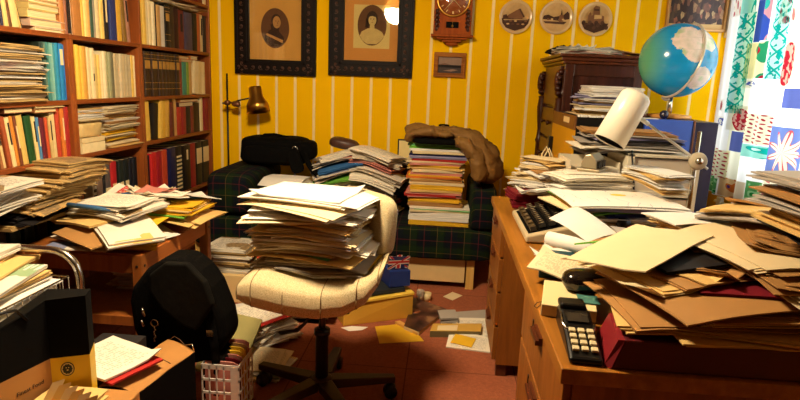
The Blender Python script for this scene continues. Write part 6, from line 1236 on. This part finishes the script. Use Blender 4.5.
def blobdir(rt, up_, lo_, hi_):
    f_ = math.sqrt(max(0, 1-rt*rt-up_*up_)); d_ = Vector((-.35, -.937, 0))*f_+Vector((.937, -.35, 0))*rt+Vector((0, 0, 1))*up_
    q_ = T.n('VectorMath', _operation='DOT_PRODUCT', i0=pn, i1=tuple(d_/GR)).outputs['Value']; mr = T.n('MapRange', Value=q_); mr.inputs[1].default_value = lo_; mr.inputs[2].default_value = hi_; mr.inputs[4].default_value = .62; return mr.outputs[0]
bl_ = T.math('MAXIMUM', T.math('MAXIMUM', blobdir(.18, .60, .80, .99), blobdir(.38, .22, .90, .99)), T.math('MAXIMUM', blobdir(.62, -.50, .86, .98), blobdir(.66, .55, .88, .98)))
land = T.math('GREATER_THAN', T.math('ADD', T.math('MULTIPLY', nz, 1.0), bl_), .86); sea = T.mix(T.noise(co, 3, 3), S(0, 110, 190), S(36, 168, 220))
lc = T.ramp(T.noise(co, 14, 4), [(.35, S(170, 190, 150)), (.5, S(226, 206, 200)), (.65, S(200, 190, 176))])
gr = T.math('SMOOTH_MIN', 0.0, 0.0, 0.0); west = T.n('MapRange', Value=p[0]); west.inputs[1].default_value = -.09; west.inputs[2].default_value = -.17
c = T.mix(land, sea, lc); c = T.mix(T.math('MULTIPLY', west.outputs[0], .75), c, S(96, 158, 60))
lat = T.math('LESS_THAN', T.math('FRACT', T.math('MULTIPLY', p[2], 17.0)), .02); c = T.mix(T.math('MULTIPLY', lat, .3), c, S(20, 70, 110))
m_globe = T.fin(c, .16, spec=.5)
b = MB(); n, m_ = 48, 28; V = [(GX+GR*math.cos(-PI/2+PI*j/m_)*math.cos(2*PI*i/n), GY+GR*math.cos(-PI/2+PI*j/m_)*math.sin(2*PI*i/n), GZ+GR*math.sin(-PI/2+PI*j/m_)) for j in range(m_+1) for i in range(n)]
b.add(V, [(j*n+i, j*n+(i+1) % n, (j+1)*n+(i+1) % n, (j+1)*n+i) for j in range(m_) for i in range(n)], 0, True); obj('sphere', b, m_globe, t)
axg = Vector((.26, -.05, 1)).normalized(); dg = Vector((.22, -.98, 0)); dg = (dg-axg*dg.dot(axg)).normalized(); gc = Vector((GX, GY, GZ)); b = MB()
ring = [gc+(axg*math.cos(a_)+dg*math.sin(a_))*GR*1.04 for a_ in [.02+(PI-.04)*k/30 for k in range(31)]]
b.tube(ring, .0065, 8, flat_=.6); obj('meridian_arc', b, flat('pale_metal', S(214, 206, 190), .25, .05, metal=.4), t)
q0, q1 = gc-axg*GR*1.04, Vector((GX-.005, GY, GZ-GR-.005))
obj('foot_arc', MB().tube([q0, q0.lerp(q1, .4)-Vector((0, 0, .012)), q1-Vector((0, 0, .004))], .007, 8), flat('pale_metal', WHITE), t)
obj('stem', MB().tube([(GX-.005, GY, 1.19), (GX-.005, GY, 1.285)], [.012, .009], 12), m_chrome, t)
obj('base', MB().lathe([(0, 0), (.108, 0), (.112, .006), (.108, .018), (.03, .024), (0, .024)], (GX-.015, GY-.02, 1.17), 36), wood('globe_base', S(176, 110, 44), S(210, 150, 72), 'X', .35), t)
fx_, fy_ = 1.06, 3.06
obj('wooden_figurine', MB().lathe([(0, 0), (.020, .0), (.022, .01), (.014, .02), (.020, .04), (.024, .058), (.014, .074), (.018, .086), (.016, .10), (0, .108)], (fx_-.035, fy_+.05, 1.17), 18), flat('carved_walnut', S(112, 62, 26), .35, .3, 40), label='small turned wooden figurine left of the globe base', cat='figurine')
obj('glass_paperweight', MB().blob((fx_+.045, fy_-.03, 1.17+.022), (.022, .022, .022), 1, 18, 12), flat('dark_ball', S(40, 40, 56), .1), label='small dark ball beside the globe stem', cat='paperweight')
obj('paper_scrap', MB().box(1.01, 1.07, 2.99, 3.05, 1.169, 1.172), M_['white'][0], label='white scrap on the blue cabinet beside the lamp shade', cat='papers')
# paper bag behind the desk
t = thing('gift_bag', 'narrow kraft paper bag with string handles behind the desk end', 'bag', (.535, 3.0, 0)); 
obj('bag_body', MB().hexa([(.49, 2.96, .0), (.59, 2.96, 0), (.59, 3.06, 0), (.49, 3.06, 0), (.48, 2.955, .90), (.60, 2.955, .90), (.60, 3.065, .90), (.48, 3.065, .90)]), M_['manila'][0], t)
for y in (2.97, 3.05): obj('handle', MB().tube([(.515, y, .89), (.52, y, .96), (.54, y, 1.0), (.56, y, .96), (.565, y, .89)], .004, 6), M_['cream'][0], t)
# window ledge table, pipes below the curtain
t = thing('window_table', 'white topped side table under the curtain with papers on it', 'table', (1.45, 2.85, 0))
obj('top', MB().box(1.20, 1.62, 2.45, 2.96, .665, .69), m_whitep, t, bevel=.003)
for x in (1.22, 1.57):
    for y in (2.47, 2.91): obj('leg', MB().box(x, x+.03, y, y+.03, 0, .665), m_whitep, t)
hf = HF(1.1, 2.4, 1.75, 3.2).rect(1.2, 1.62, 2.45, 2.96, .69)
pile(hf, 5, 1.41, 2.71, .6, 'the white papers on the window table', 'papers on the window table', [(3, 'white'), (1, 'blue'), (1, 'print')], size=(.24, .32), sj=.03, pos=.03, rj=.3, tr=(.006, .012), k=.1)
t = thing('radiator', 'white panel radiator below the curtain', 'radiator', (1.95, 3.3, .1)); b = MB()
for y in (4.12, 3.92, 3.72, 3.52, 3.32, 3.12, 2.92, 2.72): b.box(1.945, 1.975, y-.028, y+.028, .12, .60)
obj('panel', b, m_whitep, t, bevel=.006); obj('pipe', MB().tube([(1.965, 2.6, .16), (1.965, 4.2, .16)], .012, 8).tube([(1.965, 2.6, .56), (1.965, 4.2, .56)], .012, 8), m_whitep, t)
obj('bracket', MB().box(1.97, 1.998, 2.9, 2.94, 0, .5).box(1.97, 1.998, 3.9, 3.94, 0, .5), m_whitep, t)
# ------------------------------------------------------------------ patchwork curtain in front of the window
def cloth(name, base, motif=None, ca=None, cb=None, sc=1.0):
    T = NT('curtain_'+name); uv = T.co('UV'); u = T.xyz(uv); c = base
    if motif == 'sprig':
        q = T.mapped(uv, (5*sc, 8*sc, 1), (0, 0, 0), (0, 0, .5)); qq = T.xyz(q); row = T.math('FLOOR', qq[1]); fx = T.math('SUBTRACT', T.math('FRACT', T.math('ADD', qq[0], T.math('MULTIPLY', row, .5))), .5); fy = T.math('SUBTRACT', T.math('FRACT', qq[1]), .5)
        sg = T.math('SUBTRACT', T.math('MULTIPLY', T.math('MODULO', T.math('ABSOLUTE', row), 2.0), 2.0), 1.0)
        a = T.math('ADD', fx, T.math('MULTIPLY', T.math('MULTIPLY', fy, sg), .7)); d = T.math('ADD', T.math('POWER', T.math('MULTIPLY', T.math('ABSOLUTE', a), 2.2), 2.0), T.math('POWER', T.math('MULTIPLY', T.math('ABSOLUTE', fy), 2.6), 2.0))
        c = T.mix(T.math('LESS_THAN', d, .42), base, ca)
    elif motif == 'flower':
        dx, dy = T.math('SUBTRACT', u[0], .5), T.math('SUBTRACT', u[1], .5); r = T.math('SQRT', T.math('ADD', T.math('MULTIPLY', dx, dx), T.math('MULTIPLY', dy, dy))); an = T.math('ARCTAN2', dy, dx)
        pet = T.math('ADD', .33, T.math('MULTIPLY', T.math('COSINE', T.math('MULTIPLY', an, 9.0*sc)), .13)); ins = T.math('LESS_THAN', r, pet)
        ln = T.math('GREATER_THAN', T.math('ABSOLUTE', T.math('SUBTRACT', r, pet)), .028); vein = T.math('LESS_THAN', T.math('ABSOLUTE', T.math('SINE', T.math('MULTIPLY', an, 4.5*sc))), .16)
        c = T.mix(ins, base, T.mix(T.math('MULTIPLY', ln, T.math('SUBTRACT', 1.0, vein)), cb, ca))
    elif motif == 'leaf':
        v = T.n('TexVoronoi', Vector=T.mapped(uv, (2.2*sc, 2.6*sc, 1), (.3, .1, 0), (0, 0, .6)), Scale=1.0, _feature='SMOOTH_F1'); d = v.outputs['Distance']
        c = T.mix(T.math('LESS_THAN', d, .40), base, T.mix(T.math('LESS_THAN', d, .26), cb, ca))
    elif motif == 'zig':
        w = T.math('ABSOLUTE', T.math('SUBTRACT', T.math('FRACT', T.math('MULTIPLY', u[1], 6*sc)), .5)); ln = T.math('LESS_THAN', T.math('ABSOLUTE', T.math('SUBTRACT', T.math('ABSOLUTE', T.math('SUBTRACT', u[0], .5)), w)), .07)
        st2 = T.math('LESS_THAN', T.noise(T.mapped(uv, (4, 16*sc, 1)), 1, 2), .44); c = T.mix(T.math('MAXIMUM', ln, st2), base, ca)
    elif motif == 'paisley':
        dx, dy = T.math('SUBTRACT', u[0], .5), T.math('SUBTRACT', u[1], .45); r = T.math('SQRT', T.math('ADD', T.math('MULTIPLY', T.math('MULTIPLY', dx, dx), 1.5), T.math('MULTIPLY', dy, dy)))
        c = T.mix(T.math('LESS_THAN', r, .44), base, T.mix(T.math('GREATER_THAN', T.noise(T.mapped(uv, (6, 6, 1)), 1, 1), .52), ca, cb))
    tl = T.n('BsdfTranslucent', Color=c); df = T.n('BsdfDiffuse', Color=c); mx = T.n('MixShader', Fac=.35); T.set(mx.inputs[1], tl.outputs[0]); T.set(mx.inputs[2], df.outputs[0]); T.set(T.out.inputs[0], mx.outputs[0]); return T.m
cw = S(250, 248, 240); aq = S(96, 206, 196); aqd = S(20, 170, 160); rd = S(176, 40, 60); pk_ = S(226, 150, 156); bl = S(62, 92, 190); gn = S(40, 132, 60); vi = S(96, 60, 140); og = S(206, 110, 50); crm = S(244, 238, 206)
CM = [cloth('white', cw), cloth('cream', crm), cloth('aqua', S(190, 236, 228), 'zig', aqd, aqd), cloth('sprig', crm, 'sprig', rd), cloth('blue', bl, 'leaf', S(60, 190, 180), S(220, 160, 170), .8), cloth('flower', S(110, 132, 216), 'flower', S(250, 232, 234), S(206, 90, 110)),
      cloth('redpaisley', S(244, 240, 226), 'paisley', rd, S(220, 170, 170)), cloth('leaf', S(240, 236, 190), 'leaf', rd, S(50, 160, 110), .9), cloth('green', S(90, 160, 90), 'leaf', gn, S(150, 200, 140), 1.4), cloth('violet', S(226, 190, 150), 'leaf', vi, og, 1.2), cloth('tan', S(226, 206, 176)), cloth('plainblue', S(96, 110, 200)), cloth('aqualeaf', S(150, 220, 208), 'leaf', S(200, 232, 226), aqd, 1.0), cloth('redscroll', cw, 'sprig', S(214, 120, 130), None, .6), cloth('bluescroll', cw, 'paisley', S(250, 250, 246), S(70, 90, 180))]
# (left, right, top, bottom) outlines of the printed patches, measured along the cloth: distance from its left edge and height
XC = 1.83; Y0C = 4.115; YE = 2.02; ZT_, ZB_ = 2.36, .655
def cpt(y, z, off=0):
    s_ = Y0C-y; f = .016*math.sin(s_*21)+.009*math.sin(s_*47+1); return (XC+f*(.6+.4*(ZT_-z))+off, y, z)
# the base cloth in plain panels, then the printed patches sewn on it: (distance limits from the left edge, height limits, cloth)
BASE = [(0, .26, 0), (.26, .46, 1), (.46, .75, 0), (.75, 1.0, 1), (1.0, 1.5, 0), (1.5, 2.1, 1)]
PATCH = [(.185, .355, 1.19, 1.80, 2), (.36, .54, 1.62, 1.86, 4), (.17, .34, 1.80, 2.36, 12), (.36, .54, 1.86, 2.36, 5), (.30, .56, 1.405, 1.615, 7), (.32, .54, 1.35, 1.40, 14), (.575, .70, 1.40, 2.0, 2), (.70, .88, 1.36, 1.62, 6), (.80, .95, 1.245, 1.35, 11), (.24, .45, 1.085, 1.24, 6), (.43, .70, 1.025, 1.20, 3),
 (.735, 1.04, .87, 1.145, 5), (.28, .41, .955, 1.08, 11), (.415, .73, .945, 1.02, 12), (.05, .29, .765, .95, 3), (.03, .24, .66, .763, 8), (.25, .43, .66, .78, 9), (.435, .56, .66, .79, 10), (.565, .72, .66, .81, 8), (.73, .98, .76, .865, 13), (.04, .15, 1.80, 2.2, 13), (.03, .17, 1.10, 1.16, 14), (.04, .095, 1.20, 1.27, 6), (.62, .80, 1.70, 2.2, 13),
 (1.06, 1.3, 1.3, 1.7, 7), (1.1, 1.3, .8, 1.2, 3), (1.35, 1.6, 1.0, 1.4, 5), (1.4, 1.55, 1.5, 2.2, 2), (1.65, 1.95, .7, 1.2, 6), (1.7, 2.0, 1.4, 1.8, 4), (1.0, 1.2, .66, .78, 8), (1.25, 1.5, .66, .78, 9)]
b = MB()
def grid(s0, s1, z0, z1, m, off):
    nx = max(3, int((s1-s0)/.02)); nz = max(2, int((z1-z0)/.08)); V = []; uv = []
    for j in range(nz+1):
        for i in range(nx+1): V.append(cpt(Y0C-(s0+(s1-s0)*i/nx), z0+(z1-z0)*j/nz, off)); uv.append((i/nx, j/nz))
    b.add(V, [(j*(nx+1)+i, j*(nx+1)+i+1, (j+1)*(nx+1)+i+1, (j+1)*(nx+1)+i) for j in range(nz) for i in range(nx)], m, True, uv)
for s0, s1, m in BASE: grid(s0, s1, ZB_, ZT_, m, 0)
for s0, s1, z0, z1, m in PATCH: grid(s0, s1, max(z0, ZB_+.002), min(z1, ZT_-.002), m, -.0025)
cur = thing('curtain', 'white patchwork curtain printed with red, blue and aqua flowers at the window', 'curtain', (XC, 3.07, ZB_))
obj('cloth', b, CM, cur)
b = MB()
for k in range(14): b.lathe([(.014, -.004), (.019, -.004), (.019, .004), (.014, .004), (.014, -.004)], (XC, Y0C-.04-.155*k, ZT_+.012), 14, 0, (0, 1, 0))
obj('curtain_ring', b, m_brass, cur)
obj('curtain_rod', MB().tube([(XC, 1.1, ZT_+.012), (XC, 4.25, ZT_+.012)], .012, 10).tube([(XC, 4.2, ZT_+.012), (XR, 4.2, ZT_+.012)], .008, 8).tube([(XC, 1.3, ZT_+.012), (XR, 1.3, ZT_+.012)], .008, 8), m_brass, label='brass curtain rod above the window', cat='curtain rod')
